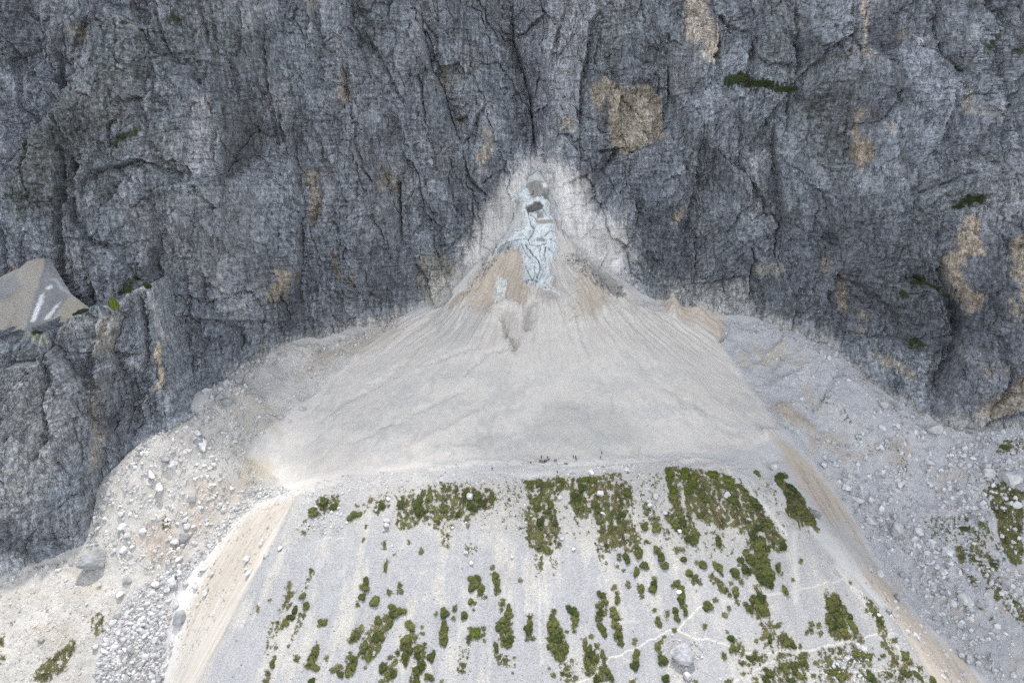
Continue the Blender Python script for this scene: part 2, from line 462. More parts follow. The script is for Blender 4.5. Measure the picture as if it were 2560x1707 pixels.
 'lowest right': (2060, 1407, [(60,440,40,60),(90,520,60,60),(130,400,35,35),(180,620,60,50),(230,540,35,70),(310,640,40,50),(330,730,60,60),(360,790,40,40),(190,700,55,60),(210,800,50,50),(55,650,30,35),(90,730,40,50),(120,640,25,30),(430,870,30,25),(430,915,45,33),(360,870,30,25),(540,480,30,45),(580,540,35,40),(610,600,30,40),(650,670,33,50),(670,750,28,50),(500,550,18,28),(700,950,40,38),(740,990,20,25),(830,915,38,35),(400,1070,55,45),(500,1090,60,50),(180,1050,22,40),(40,1130,28,30),(90,1220,45,30),(300,1150,30,35),(700,1085,30,30),(820,1140,25,45),(960,1080,45,50),(1000,1160,45,45),(940,1230,38,32),(970,1300,60,45),(900,1355,42,30),(1090,1310,45,40),(545,1330,60,75),(100,1290,60,30),(200,1340,50,60),(790,1310,20,30),(1270,1370,45,50),(310,240,12,30),(700,860,30,25),(1130,1240,35,25),(650,1130,16,14),(270,1330,25,25),(1720,170,35,25),(1760,210,45,30),(2020,370,30,30),(2040,420,35,30),(1920,300,25,15),(1850,540,40,25),(1960,660,30,22),(2000,20,60,30)]),
 'far right': (2060, 1080, [(1660,1130,50,35),(2130,180,60,40),(2200,240,40,30)]),
 'far left': (200, 1080, [(1020,1070,30,45),(1000,1120,25,25)]),
}
# grass and low plants: per tile outlines with a cover value
GRASS = [
 (0,0,.33,[(4700,5930),(5400,5680),(6200,5620),(7300,5560),(8200,5500),(9000,5700),(9300,6300),(8800,6700),(8000,6500),(7200,6400),(6300,6300),(5600,6150),(4800,6200)]),
 (600,1140,.75,[(930,470),(1160,460),(1170,620),(1050,640),(900,720),(800,700)]),(600,1140,.7,[(1860,490),(2260,400),(2352,420),(2352,700),(2100,780),(1900,920),(1840,800)]),(600,1140,.6,[(1590,540),(1690,520),(1700,600),(1580,740)]),(600,1140,.35,[(650,850),(760,750),(850,750),(780,930),(700,930)]),(600,1140,.7,[(2260,780),(2352,700),(2352,860),(2290,880)]),(600,1140,.4,[(1850,1100),(1930,1100),(1780,1200),(1690,1400),(1660,1380)]),
 (600,1140,.35,[(1500,480),(1600,440),(2300,330),(2352,420),(1900,480),(1600,560),(1300,800),(1240,760),(1420,600)]),
 (1100,1140,.7,[(0,300),(230,330),(340,370),(640,380),(660,520),(600,620),(400,680),(250,760),(0,720)]),(1100,1140,.5,[(0,720),(130,660),(180,800),(120,1100),(0,1050)]),(1100,1140,.35,[(700,380),(900,330),(900,560),(760,640),(650,480)]),(1100,1140,.72,[(960,280),(1500,250),(1520,400),(1380,420),(1360,680),(1400,900),(1400,1050),(1300,1160),(1050,1060),(1010,950),(960,680),(1080,560)]),(1100,1140,.75,[(1540,260),(1900,220),(2100,200),(2260,380),(2280,540),(2200,640),(2352,1000),(2352,1180),(2100,1060),(2000,1140),(1880,1000),(1800,680),(1700,740),(1620,700),(1530,560)]),(1100,1140,.5,[(1110,1150),(1200,1140),(1190,1411),(1140,1411)]),(1100,1140,.4,[(1280,1180),(1400,1180),(1350,1411),(1310,1350)]),(1100,1140,.45,[(1820,1000),(1880,1000),(1990,1280),(1890,1300)]),(1100,1140,.4,[(280,1060),(430,1000),(430,1160),(340,1180)]),
 (1600,1140,.85,[(300,130),(470,120),(480,620),(370,610)]),(1600,1140,.85,[(470,150),(930,180),(920,260),(1110,230),(1120,330),(1200,330),(1400,560),(1560,800),(1620,900),(1720,1000),(1700,1120),(1600,1100),(1450,850),(1290,900),(1100,820),(940,850),(700,760),(560,640)]),(1600,1140,.8,[(1290,900),(1450,850),(1560,1411),(1380,1411),(1220,1180)]),(1600,1140,.75,[(370,600),(560,640),(640,850),(700,980),(650,1070),(540,980),(350,820),(280,720)]),(1600,1140,.9,[(1580,240),(1700,200),(1760,360),(1900,480),(2010,600),(2130,900),(1980,850),(1740,700),(1690,600),(1700,480),(1600,330)]),(1600,1140,.6,[(850,890),(930,950),(980,1080),(900,1040)]),(1600,1140,.4,[(1280,160),(1430,180),(1440,400),(1560,430),(1600,590),(1690,600),(1560,300),(1400,250)]),(1600,1140,.6,[(0,400),(60,500),(200,700),(270,850),(350,960),(340,1000),(220,850),(60,700)]),(1600,1140,.4,[(130,210),(280,260),(200,390),(140,360)]),
 (600,1407,.5,[(480,330),(620,220),(640,360),(540,560),(460,600)]),(600,1407,.4,[(820,50),(880,100),(740,420),(700,400)]),(600,1407,.7,[(1690,600),(1830,600),(1800,700),(1700,900),(1560,1160),(1400,1100),(1400,1000),(1540,720)]),(600,1407,.6,[(1330,780),(1440,720),(1440,880),(1300,950)]),(600,1407,.85,[(1880,850),(2080,850),(2040,1000),(1940,1200),(1900,1150)]),(600,1407,.7,[(2060,1000),(2180,960),(2180,1200),(2080,1411),(1990,1411),(2050,1200)]),(600,1407,.8,[(860,1000),(930,980),(900,1120),(830,1250),(760,1240)]),(600,1407,.75,[(1260,1080),(1380,1100),(1340,1280),(1240,1330)]),(600,1407,.5,[(700,560),(770,600),(660,860),(570,1000),(600,900)]),(600,1407,.6,[(1640,1230),(1850,1120),(1840,1300),(1780,1411),(1700,1380)]),(600,1407,.35,[(340,700),(440,680),(460,860),(300,1160),(280,1140)]),
 (1100,1407,.85,[(1270,760),(1420,760),(1500,960),(1480,1120),(1380,1150),(1260,1020)]),(1100,1407,.85,[(650,700),(850,640),(870,980),(720,980),(700,820)]),(1100,1407,.75,[(1690,880),(1760,1000),(1870,1100),(1800,1300),(1690,1300)]),(1100,1407,.6,[(1850,480),(1990,450),(1960,620),(1840,680)]),(1100,1407,.6,[(2000,520),(2110,600),(2160,960),(2080,960)]),(1100,1407,.8,[(1880,1210),(1980,1230),(2050,1400),(1820,1400)]),(1100,1407,.35,[(700,1080),(900,1090),(880,1200),(760,1240)]),(1100,1407,.3,[(220,980),(370,960),(360,1300),(200,1280)]),(1100,1407,.3,[(1400,1150),(1600,1150),(1600,1411),(1440,1411)]),
 (1600,1407,.85,[(1290,0),(1520,0),(1580,200),(1540,290),(1420,270),(1330,60)]),(1600,1407,.85,[(1270,430),(1470,380),(1520,600),(1430,640),(1320,570)]),(1600,1407,.5,[(1470,640),(1560,680),(1600,860),(1560,1010),(1470,1000),(1440,760)]),(1600,1407,.8,[(1600,880),(1700,830),(1820,940),(1820,1000),(1640,1010)]),(1600,1407,.5,[(1330,1060),(1500,1060),(1480,1180),(1300,1290),(1240,1200)]),(1600,1407,.5,[(1550,1040),(1980,1060),(1960,1411),(1300,1411),(1400,1300),(1600,1200)]),(1600,1407,.75,[(2190,340),(2352,420),(2352,900),(2250,850),(2190,700)]),(1600,1407,.6,[(790,130),(960,200),(1080,400),(1000,400),(820,200)]),(1600,1407,.6,[(560,100),(720,240),(620,250)]),(1600,1407,.6,[(1050,900),(1150,870),(1220,1020),(1200,1120),(1140,1080)]),(1600,1407,.3,[(1940,700),(2130,700),(2130,870),(1960,860)]),(1600,1407,.42,[(2100,1000),(2352,1000),(2352,1411),(2050,1411)]),
 (2060,1407,.7,[(0,300),(150,370),(300,600),(400,800),(300,900),(100,900),(30,700)]),(2060,1407,.85,[(480,400),(560,460),(680,640),(740,830),(650,830),(620,700)]),(2060,1407,.8,[(340,1030),(570,1060),(550,1200),(450,1230)]),(2060,1407,.5,[(60,1270),(330,1250),(400,1411),(0,1411)]),(2060,1407,.7,[(920,1040),(1040,1180),(940,1220)]),(2060,1407,.6,[(760,1000),(870,1100),(850,1250),(750,1200)]),(2060,1407,.75,[(1800,0),(2000,0),(2100,250),(2352,500),(2352,750),(2250,650),(2100,450),(1900,200)]),(2060,1407,.5,[(1600,60),(1800,160),(1800,280),(1700,220)]),(2060,1407,.6,[(2200,550),(2352,600),(2352,760)]),(2060,1407,.35,[(660,820),(800,860),(870,1000),(1000,1050),(1130,1230),(1300,1411),(1100,1411),(900,1280),(780,1100),(700,950)]),(2060,1407,.42,[(0,980),(340,930),(560,1250),(1100,1250),(1300,1411),(0,1411)]),
 (2060,1080,.92,[(1960,640),(2100,560),(2352,700),(2352,1538),(2250,1538),(2050,1300),(2020,1100),(1950,850),(1850,700)]),(2060,1080,.5,[(1200,1000),(1500,1000),(1800,900),(1950,1100),(1900,1300),(1800,1350),(1250,1250),(1150,1100)]),(2060,1080,.7,[(1550,1350),(1700,1300),(1950,1450),(2100,1538),(1550,1538)]),(2060,1080,.85,[(2020,240),(2100,100),(2352,80),(2352,200),(2200,270)]),(2060,1080,.5,[(350,30),(450,20),(440,120),(380,100)]),(2060,1080,.35,[(520,150),(750,120),(720,240),(520,230)]),(2060,1080,.5,[(860,180),(930,180),(1000,440),(950,480),(880,260)]),(2060,1080,.5,[(1850,560),(2100,400),(2000,700),(1950,900),(1800,850)]),(2060,1080,.45,[(1850,900),(2100,1300),(2352,1538),(1950,1538),(1800,1250)]),
 (0,1407,.8,[(740,1000),(860,900),(890,1000),(820,1100),(740,1250),(520,1411),(400,1380),(420,1280),(520,1160)]),(0,1407,.6,[(1100,600),(1200,570),(1210,800),(1140,840),(1060,760)]),(0,1407,.8,[(0,820),(60,870),(40,980),(0,980)]),(0,1407,.6,[(0,1050),(60,1100),(0,1200)]),(0,1407,.4,[(100,680),(200,680),(130,760)]),(200,1080,.6,[(980,1000),(1070,1000),(1040,1140),(980,1140)]),(200,1080,.35,[(640,940),(720,960),(700,1030),(640,1010)]),
 (1800,780,.45,[(1380,1140),(1500,1140),(1560,1300),(1440,1300)]),(1800,780,.4,[(1160,980),(1300,960),(1340,1080),(1180,1080)]),
]
# boulders: per zone (origin x, origin y, scale, list of (x, y, radius[, kind]))
BOULD = {
 'sunlit rubble lower left': (0,1407,K,[(680,75,32),(1170,250,33),(1400,350,42),(1015,470,18),(1840,225,60),(2030,215,65),(1980,295,40),(2190,235,45),(2115,120,35),(2310,280,35),(2140,620,75),(1685,710,38),(1540,700,30),(1920,630,30),(1700,840,40),(1550,1010,50),(1220,1020,40),(1470,1010,33),(1130,960,40),(480,900,35),(1830,880,50),(2070,480,33),(1640,660,30),(1310,690,30),(1400,810,40),(1800,1310,45),(1950,1200,30),(1690,1140,35),(1650,1220,30),(1900,1350,60),(1260,1050,30),(2330,480,28),(1480,200,45),(775,200,20),(430,130,25)]),
 'debris below left buttress': (200,1080,K,[(1000,290,60),(1090,370,55),(730,355,25),(840,480,50),(940,620,70),(1440,130,80),(1400,70,50),(1320,770,60),(1580,375,30),(1390,370,30),(1530,420,25),(510,1100,45),(575,1195,45),(1240,960,35),(1240,1010,35),(1210,1210,50),(1250,1090,35),(1340,940,20),(1430,880,30),(1780,650,30),(1540,610,40),(1640,545,35),(1100,1270,50),(870,1010,30),(1480,1030,30),(1710,1010,25),(1630,885,20),(1950,880,22),(2120,740,28),(2250,690,25),(1200,1320,40),(1150,1370,30),(530,1370,40),(620,1340,28),(400,1390,35),(2150,1290,35),(1340,1290,30),(740,1150,40),(490,940,30),(340,690,35)]),
 'tan left moraine flank': (300,1380,K,[(700,60,40),(560,90,38),(1090,245,35),(1500,80,45),(1725,30,38),(1530,230,45),(1010,450,55),(990,150,60),(1490,190,22),(650,250,28),(710,240,30)]),
 'shaded hollow left of cone': (400,820,K,[(1425,1045,38),(1680,940,45),(930,600,60),(1765,455,35),(2210,405,28),(1520,1085,20),(430,1210,40),(440,1290,60),(640,1230,25),(730,1220,25),(885,1320,25),(790,850,60),(700,800,50),(260,1320,25),(1905,590,15),(2070,310,20),(1875,460,15),(920,760,20)]),
 'left part of shrubby slope': (600,1140,K,[(1730,740,50),(1720,790,45),(465,1070,30),(385,1030,20),(1190,830,20),(1250,770,16),(1785,1045,16),(805,800,18),(270,990,25),(1740,495,30),(1690,860,20)]),
 'middle of shrubby slope': (1100,1140,K,[(1530,175,28),(1785,185,38),(1390,205,16),(350,460,45),(1410,475,30),(845,1175,24),(370,1250,28),(310,1120,35),(1080,695,16),(1900,420,45),(1920,665,25),(1565,1080,24),(1440,955,22),(2200,150,30),(2240,90,30)]),
 'right part of shrubby slope': (1600,1140,K,[(460,870,24),(95,525,28),(120,565,30),(180,460,40),(1020,440,45),(2060,660,70),(1710,910,20),(1580,320,18),(2160,80,45),(1840,240,20),(1950,390,18),(2110,400,16),(1590,120,45),(290,660,28)]),
 'beside the bottom footpaths': (1600,1407,K,[(560,1320,50),(450,330,34),(940,1350,18),(375,840,15),(-280,-170,18)]),
 'lower right slopes': (2060,1407,K,[(400,970,40),(460,1010,38),(480,1050,33),(540,75,28),(640,100,50),(1340,35,40),(1410,90,40),(1500,450,55),(1670,420,75),(850,390,45),(760,550,45),(1350,790,40),(1070,835,40),(1690,1110,60),(1600,1070,35),(1940,1190,45),(2000,1240,35),(2240,1310,30),(1390,1320,25),(1610,1300,28),(1460,1210,20),(1330,200,30),(710,360,25),(1380,600,25),(1760,920,40),(2030,860,45)]),
 'rubble on the right': (2060,1080,K,[(1440,1380,55),(2200,540,100),(2260,830,40),(2100,880,33),(2230,1285,28),(2290,1235,25),(380,780,60),(540,780,45),(775,805,30),(880,590,55),(270,640,45),(440,680,32),(550,1040,50),(630,980,25),(670,945,28),(1235,340,45),(1230,440,30),(1920,400,50),(1920,460,60),(1850,560,40),(1100,1320,40),(1110,1150,55),(1210,1190,25),(1250,620,30),(1690,870,25),(1670,960,22),(1080,680,25),(180,330,28),(310,510,28),(990,1090,30),(1340,1350,40),(1600,380,30),(1560,1210,18),(2100,1210,25)]),
 'under right rock wall': (1800,780,600/2352,[(2130,1130,70),(1610,900,45),(1580,1120,33),(1740,1110,28),(895,510,17),(1260,660,25),(1120,1030,16),(690,1130,20),(1740,1200,22),(65,205,20),(715,560,20)]),
}
PEOPLE = [(1075,287,0),(1046,349,1),(1066,351,2),(1086,352,0),(1112,346,3),(1128,350,0),(1146,352,1),(1163,344,2),(1168,296,3),(1190,332,0),(1280,344,1),(1300,340,0),(1570,275,2),(1602,282,0),(1612,315,1),(1985,295,3),(2006,222,0),(310,467,1),(908,355,4),(1444,372,4),(1466,374,4),(1320,498,4)]
# ---------------------------------------------------------------- terrain: control points (photo x, photo y, metres ahead)
g_lines = [
    # crest of the moraine: front edge and back edge
    [(745, 1250, 292), (860, 1215, 298), (1000, 1190, 302), (1150, 1192, 302), (1300, 1196, 301), (1450, 1188, 302),
     (1600, 1165, 305), (1700, 1158, 306), (1790, 1165, 305), (1850, 1200, 298), (1900, 1265, 287), (1960, 1360, 272), (2010, 1400, 267)],
    [(640, 1250, 318), (700, 1222, 318), (830, 1192, 316), (1000, 1166, 315), (1200, 1152, 314), (1400, 1156, 312), (1600, 1148, 313), (1760, 1146, 314), (1850, 1165, 309)],
    # left edge of the near face
    [(745, 1250, 292), (640, 1430, 260.5), (560, 1580, 239), (490, 1707, 224.5), (380, 1900, 204)],
    # right crest
    [(1940, 1092, 334), (1975, 1170, 316), (2010, 1240, 301), (2080, 1340, 281), (2150, 1430, 267), (2250, 1570, 248), (2330, 1700, 231), (2450, 1900, 212)],
    # toe of the left flank
    [(650, 1258, 322), (560, 1320, 312), (510, 1380, 303), (470, 1440, 293), (440, 1500, 284), (415, 1600, 271), (400, 1707, 259), (330, 1900, 238)],
    # toe of the right flank
    [(2010, 1130, 342), (2070, 1200, 334), (2130, 1290, 320), (2190, 1400, 300), (2260, 1500, 283), (2350, 1590, 270), (2470, 1707, 255), (2600, 1900, 236)],
    # back line of the basin and the cone
    [(1330, 1140, 321), (1330, 1020, 349.6), (1330, 900, 381), (1330, 780, 417), (1330, 700, 445), (1340, 640, 466), (1345, 560, 480), (1340, 430, 499)],
    [(900, 1150, 322), (960, 1030, 350), (1020, 930, 380), (1100, 830, 415), (1200, 740, 440), (1270, 650, 462)],
    [(1750, 1120, 321), (1700, 1000, 352), (1640, 900, 381), (1560, 800, 418), (1470, 700, 446), (1410, 640, 466)],
    # left gully between cone and side debris
    [(640, 1090, 355), (700, 1050, 362), (780, 990, 380), (900, 880, 408), (1000, 810, 429)],
    # right gully
    [(1800, 860, 420), (1870, 960, 388), (1930, 1040, 360), (1990, 1090, 346)],
    # foot of the walls
    [(1340, 430, 499), (1310, 500, 490), (1280, 590, 478), (1190, 660, 464), (1100, 770, 443), (1000, 800, 433), (840, 850, 416),
     (700, 870, 405), (600, 940, 385), (480, 1040, 348), (370, 1085, 339), (250, 1200, 325), (215, 1365, 305), (85, 1405, 295), (0, 1430, 290), (-250, 1500, 272), (-600, 1550, 255)],
    [(1340, 430, 499), (1385, 560, 481), (1450, 640, 470), (1600, 740, 455), (1680, 770, 448), (1830, 800, 440), (1990, 830, 425), (2090, 880, 406),
     (2190, 980, 381), (2320, 1065, 358), (2450, 1075, 350), (2560, 1070, 345), (2900, 1100, 325), (3300, 1150, 300)],
]
g_pts = [
    (1280, 1450, 257.5), (1000, 1450, 257.5), (1600, 1450, 257.5), (1900, 1480, 254), (1280, 1707, 221), (900, 1707, 221), (1700, 1707, 222), (2100, 1707, 226),
    (700, 1500, 250), (1280, 2100, 176), (400, 2300, 160), (2200, 2300, 160), (800, 1300, 284), (1100, 1300, 284), (1500, 1300, 284), (1750, 1300, 283), (2000, 1500, 253),
    (2160, 1600, 240), (620, 1230, 330), (560, 1180, 335), (430, 1250, 318), (330, 1330, 308), (400, 1345, 306), (250, 1707, 255), (0, 1707, 248), (120, 1560, 268), (330, 1560, 275),
    (-300, 1900, 225), (-700, 1900, 215), (2560, 1400, 290), (2560, 1700, 252), (2300, 1250, 325), (2400, 1500, 285), (2100, 1000, 372), (2000, 920, 400), (2250, 1120, 345),
    (2900, 1500, 270), (3300, 1700, 240), (520, 1120, 343), (560, 1020, 362), (2400, 1200, 325), (1900, 890, 415), (2480, 1300, 305),
    (1880, 1130, 322), (1830, 1090, 333), (1890, 1190, 305),
]
gp, gz = [], []
for L in g_lines:
    for p in densify(L, 45):
        w = at(*p); gp.append(w[:2]); gz.append(w[2])
for p in g_pts:
    w = at(*p); gp.append(w[:2]); gz.append(w[2])
# ground that carries on behind the wall foot, in front of and beside the frame
for x, y, z in [(-700, 60, -262), (700, 60, -262), (0, 60, -268), (0, 130, -243), (-300, 130, -250), (300, 130, -250), (-900, 260, -225), (900, 260, -210), (0, -200, -292), (-800, -200, -290), (800, -200, -290)]:
    gp.append(np.array([x, y])); gz.append(z)
for (px, py, y) in densify(g_lines[11], 120) + densify(g_lines[12], 120):
    w = at(px, py, y); gp.append(np.array([w[0], w[1] + 45])); gz.append(w[2] + 14)
gp = np.array(gp); gz = np.array(gz)
# drop near-duplicate points
keep = []
for i in range(len(gp)):
    if all(np.hypot(*(gp[i] - gp[j])) > 3.0 for j in keep):
        keep.append(i)
G0 = RBF(gp[keep], gz[keep])

cgx = np.arange(-460, 461, 2.5); cgy = np.arange(100, 581, 2.5)
CX, CY = np.meshgrid(cgx, cgy)
CG = blur(G0(CX, CY), 1)


def axis(lo, a, b, hi, st, grow=1.22):
    mid = list(np.arange(a, b, st))
    s = st; x = mid[-1]; right = []
    while x < hi:
        s = s * grow; x += s; right.append(x)
    s = st; x = mid[0]; left = []
    while x > lo:
        s = s * grow; x -= s; left.append(x)
    return np.array(left[::-1] + mid + right)


GX = axis(-2500, -262, 275, 2500, 0.46)
GY = axis(-1500, 205, 512, 1500, 0.46)
X, Y = np.meshgrid(GX, GY)
inside = (np.abs(X) < 455) & (Y > 105) & (Y < 575)
Z = bilerp(cgx, cgy, CG, np.clip(X, -459, 459), np.clip(Y, 101, 579))
far = np.maximum(np.maximum(np.abs(X) - 455, 105 - Y), np.maximum(Y - 575, 0))
far = np.clip(far, 0, None)
Z = Z * np.exp(-far / 300) + (-300) * (1 - np.exp(-far / 300))
U, V = proj(X, np.maximum(Y, 60), Z)
U = np.where(Y < 90, -9999, U)
U = U.copy()
SHP = X.shape

# warped coordinates so that traced outlines get natural ragged edges
wu = U + 9 * fbm(X / 9, Y / 9, 11, 3) + 3.5 * fbm(X / 1.8, Y / 1.8, 12, 3)
wv = V + 9 * fbm(X / 9, Y / 9, 13, 3) + 3.5 * fbm(X / 1.8, Y / 1.8, 14, 3)


def pm(pts, f=6.0, raw=False):
    return poly_mask(U, V, pts, f) if raw else poly_mask(wu, wv, pts, f)


# zones
FACE = [(740, 1240), (860, 1205), (1000, 1180), (1300, 1190), (1600, 1160), (1700, 1150), (1790, 1158), (1850, 1190), (1910, 1270), (1990, 1290), (2090, 1400), (2250, 1570), (2345, 1720), (2500, 2200), (100, 2200), (490, 1707), (560, 1580), (640, 1430)]
face = poly_mask(U, V, FACE, 5)
LFL = [(745, 1243), (900, 1190), (1040, 1160), (900, 1175), (760, 1212), (650, 1252), (560, 1318), (515, 1380), (480, 1440), (450, 1500), (425, 1600), (405, 1707), (300, 2000), (380, 1900), (490, 1707), (560, 1580), (640, 1430)]
lfl = poly_mask(wu * 1.1 - U * .1, wv * 1.1 - V * .1, LFL, 9)
RFL = [(1935, 1085), (1990, 1130), (2080, 1215), (2130, 1290), (2180, 1400), (2250, 1500), (2340, 1590), (2460, 1707), (2600, 1900), (2450, 1900), (2335, 1705), (2255, 1570), (2155, 1430), (2085, 1340), (2010, 1230), (1960, 1150)]
rfl = poly_mask(wu * 1.1 - U * .1, wv * 1.1 - V * .1, RFL, 8)
CONE = [(640, 1090), (700, 1045), (780, 985), (900, 875), (1000, 800), (1100, 765), (1190, 660), (1280, 590), (1330, 430), (1390, 560), (1450, 640), (1600, 735), (1700, 760), (1800, 800), (1805, 860), (1870, 960), (1930, 1040), (1950, 1090), (1880, 1120), (1760, 1140), (1400, 1150), (1000, 1160), (760, 1200), (660, 1215), (600, 1130)]
cone = poly_mask(U, V, CONE, 10)
LDEB = [(480, 1030), (600, 930), (700, 860), (840, 840), (1000, 790), (900, 880), (780, 990), (640, 1090), (620, 1140), (700, 1200), (650, 1255), (560, 1320), (500, 1400), (440, 1500), (400, 1707), (300, 2000), (-600, 2000), (-600, 1500), (0, 1420), (215, 1360), (250, 1190), (370, 1075)]
ldeb = poly_mask(U, V, LDEB, 8)
RDEB = [(1800, 800), (1990, 820), (2090, 870), (2190, 970), (2320, 1055), (2560, 1060), (3300, 1100), (3300, 2200), (2600, 2000), (2470, 1707), (2350, 1590), (2260, 1500), (2190, 1400), (2130, 1290), (2070, 1200), (1990, 1110), (1930, 1040), (1870, 960), (1805, 860)]
rdeb = poly_mask(U, V, RDEB, 8)

# ---- relief
D = np.zeros(SHP)
big = fbm(X / 30, Y / 30, 21, 3)
D += (ldeb + rdeb) * (1.5 * big + 1.1 * fbm(X / 9, Y / 9, 22, 3) + 0.5 * fbm(X / 3, Y / 3, 23, 4))
# polar coordinates round the cone apex
ax0, ay0 = at(1340, 560, 480)[:2]
th = np.arctan2(X - ax0, ay0 - Y + 25); rr = np.hypot(X - ax0, Y - ay0)
rill = fbm(th * 22 + 1.1 * fbm(X / 24, Y / 24, 31, 3), rr / 45, 32, 4)
D += cone * (0.22 * rill * (1 + 2.2 * sst(920, 700, V)) + 0.4 * fbm(X / 14, Y / 14, 33, 3) + .16 * fbm(th * 75 + .8 * fbm(X / 12, Y / 12, 36, 2), rr / 22, 37, 4) + 0.12 * fbm(X / 1.3, Y / 1.3, 34, 4))
upper = cone * sst(930, 760, V)
D += upper * (2.2 * ridged(th * 22, rr / 60, 35, 4) - 1.6)
# near face: shallow gullies down the slope fanning from the crest
fan = X / (0.35 + 0.65 * (330 - Y) / 60)
fan = X * (1 + 0.10 * (Y - 221) / 80)
D += face * (1.7 * fbm(fan / 11, Y / 60, 41, 3) + 0.14 * fbm(fan / 2.2, Y / 14, 42, 3) + 0.16 * fbm(X / 1.3, Y / 1.3, 43, 4))
# flanks: rills straight down the fall line
D += lfl * (0.45 * fbm((X * 0.9 - Y * 0.42) / 2.2, (X * 0.42 + Y * 0.9) / 26, 44, 4) + 0.2 * fbm(X / 1.5, Y / 1.5, 45, 3))
D += rfl * (0.35 * fbm((X * 0.95 + Y * 0.31) / 2.6, (X * 0.31 - Y * 0.95) / 30, 46, 4) + 0.12 * fbm(X / 1.5, Y / 1.5, 47, 3))
crest = poly_mask(U, V, [(640, 1250), (830, 1188), (1000, 1160), (1200, 1145), (1760, 1135), (1880, 1170), (1960, 1300), (1990, 1400), (1860, 1220), (1790, 1175), (1600, 1170), (1300, 1205), (1000, 1200), (745, 1255)], 8)
D += crest * (0.5 * fbm(X / 7, Y / 4, 48, 3) + 0.35 * fbm(X / 1.6, Y / 1.6, 49, 3))

# traced humps, gullies and scars: (line, height, half width px)
g_feat = [
    ([(1326, 520), (1340, 514), (1352, 516)], -9.0, 8),
    ([(380, 1290), (400, 1335), (440, 1420)], 5.0, 26), ([(480, 1225), (520, 1170), (570, 1160), (640, 1205)], 3.0, 26),
    ([(1130, 790), (1190, 730), (1255, 655), (1298, 618)], 5.5, 17), ([(1140, 752), (1225, 648), (1282, 606)], -4.0, 10), ([(1300, 640), (1312, 720), (1330, 760)], 3.2, 9), ([(1215, 800), (1250, 760), (1300, 760)], 2.4, 14),
    ([(1445, 820), (1462, 710), (1468, 655)], 5.5, 22), ([(1520, 790), (1500, 740), (1478, 690)], 2.5, 12), ([(1405, 640), (1440, 640), (1480, 668), (1515, 712), (1570, 738), (1640, 768)], -5.0, 11), ([(1590, 800), (1560, 770), (1548, 748)], 3.0, 12),
    ([(1690, 800), (1682, 745), (1697, 712)], 7.0, 18), ([(1730, 770), (1722, 735)], 3.0, 7), ([(1740, 800), (1770, 745), (1790, 760)], 4.5, 22), ([(1815, 790), (1812, 830), (1800, 850)], -3.0, 8),
    ([(1253, 770), (1262, 815), (1279, 840), (1290, 873)], -4.0, 7), ([(1276, 862), (1216, 881), (1183, 918), (1157, 940)], -1.6, 4),
    ([(1200, 862), (1120, 890), (1060, 915)], -1.2, 4), ([(1010, 905), (950, 950), (900, 990)], -1.2, 5), ([(1180, 960), (1080, 1010), (980, 1060), (860, 1110)], -.9, 7), ([(1000, 930), (880, 990), (780, 1060)], -.8, 6), ([(1240, 1000), (1150, 1060), (1050, 1110), (930, 1150)], .9, 10), ([(1560, 860), (1650, 960), (1780, 1040)], -.7, 8), ([(1330, 735), (1320, 780), (1325, 825)], -2.6, 12),
    ([(2115, 915), (2080, 955), (2055, 985), (2030, 1030)], -2.4, 8), ([(1900, 905), (1950, 870), (1975, 840)], 2.4, 14), ([(1925, 925), (1965, 885)], -2.0, 7),
    ([(1935, 970), (1985, 945), (2030, 910)], 2.0, 12), ([(1905, 1085), (1950, 1078), (1990, 1100)], 1.8, 10), ([(1830, 860), (1870, 910), (1905, 930)], 1.8, 10),
    ([(1945, 1010), (1975, 1050), (2025, 1070)], 2.2, 18), ([(560, 950), (620, 1010), (680, 1090)], 2.4, 22), ([(650, 960), (700, 1040)], -1.4, 16),
    ([(1300, 1110), (1420, 1060), (1480, 1070)], 1.2, 30), ([(1200, 1140), (1120, 1120), (1060, 1135)], 1.1, 14), ([(560, 1190), (500, 1260), (470, 1330)], 2.0, 22),
    ([(1290, 1157), (1400, 1160), (1480, 1160), (1560, 1158)], -1.0, 5),
    ([(1935, 1130), (1915, 1180), (1905, 1230)], -2.0, 16), ([(1955, 1170), (1990, 1250), (2040, 1330)], 1.6, 16),
]
for pts, h, w in g_feat:
    sel, d, sg, tt = line_dist(wu, wv, pts, w * 3.2)
    D[sel] += h * np.exp(-(d / w) ** 2) * np.clip(np.minimum(tt, 1 - tt) * 6 + 0.25, 0, 1)

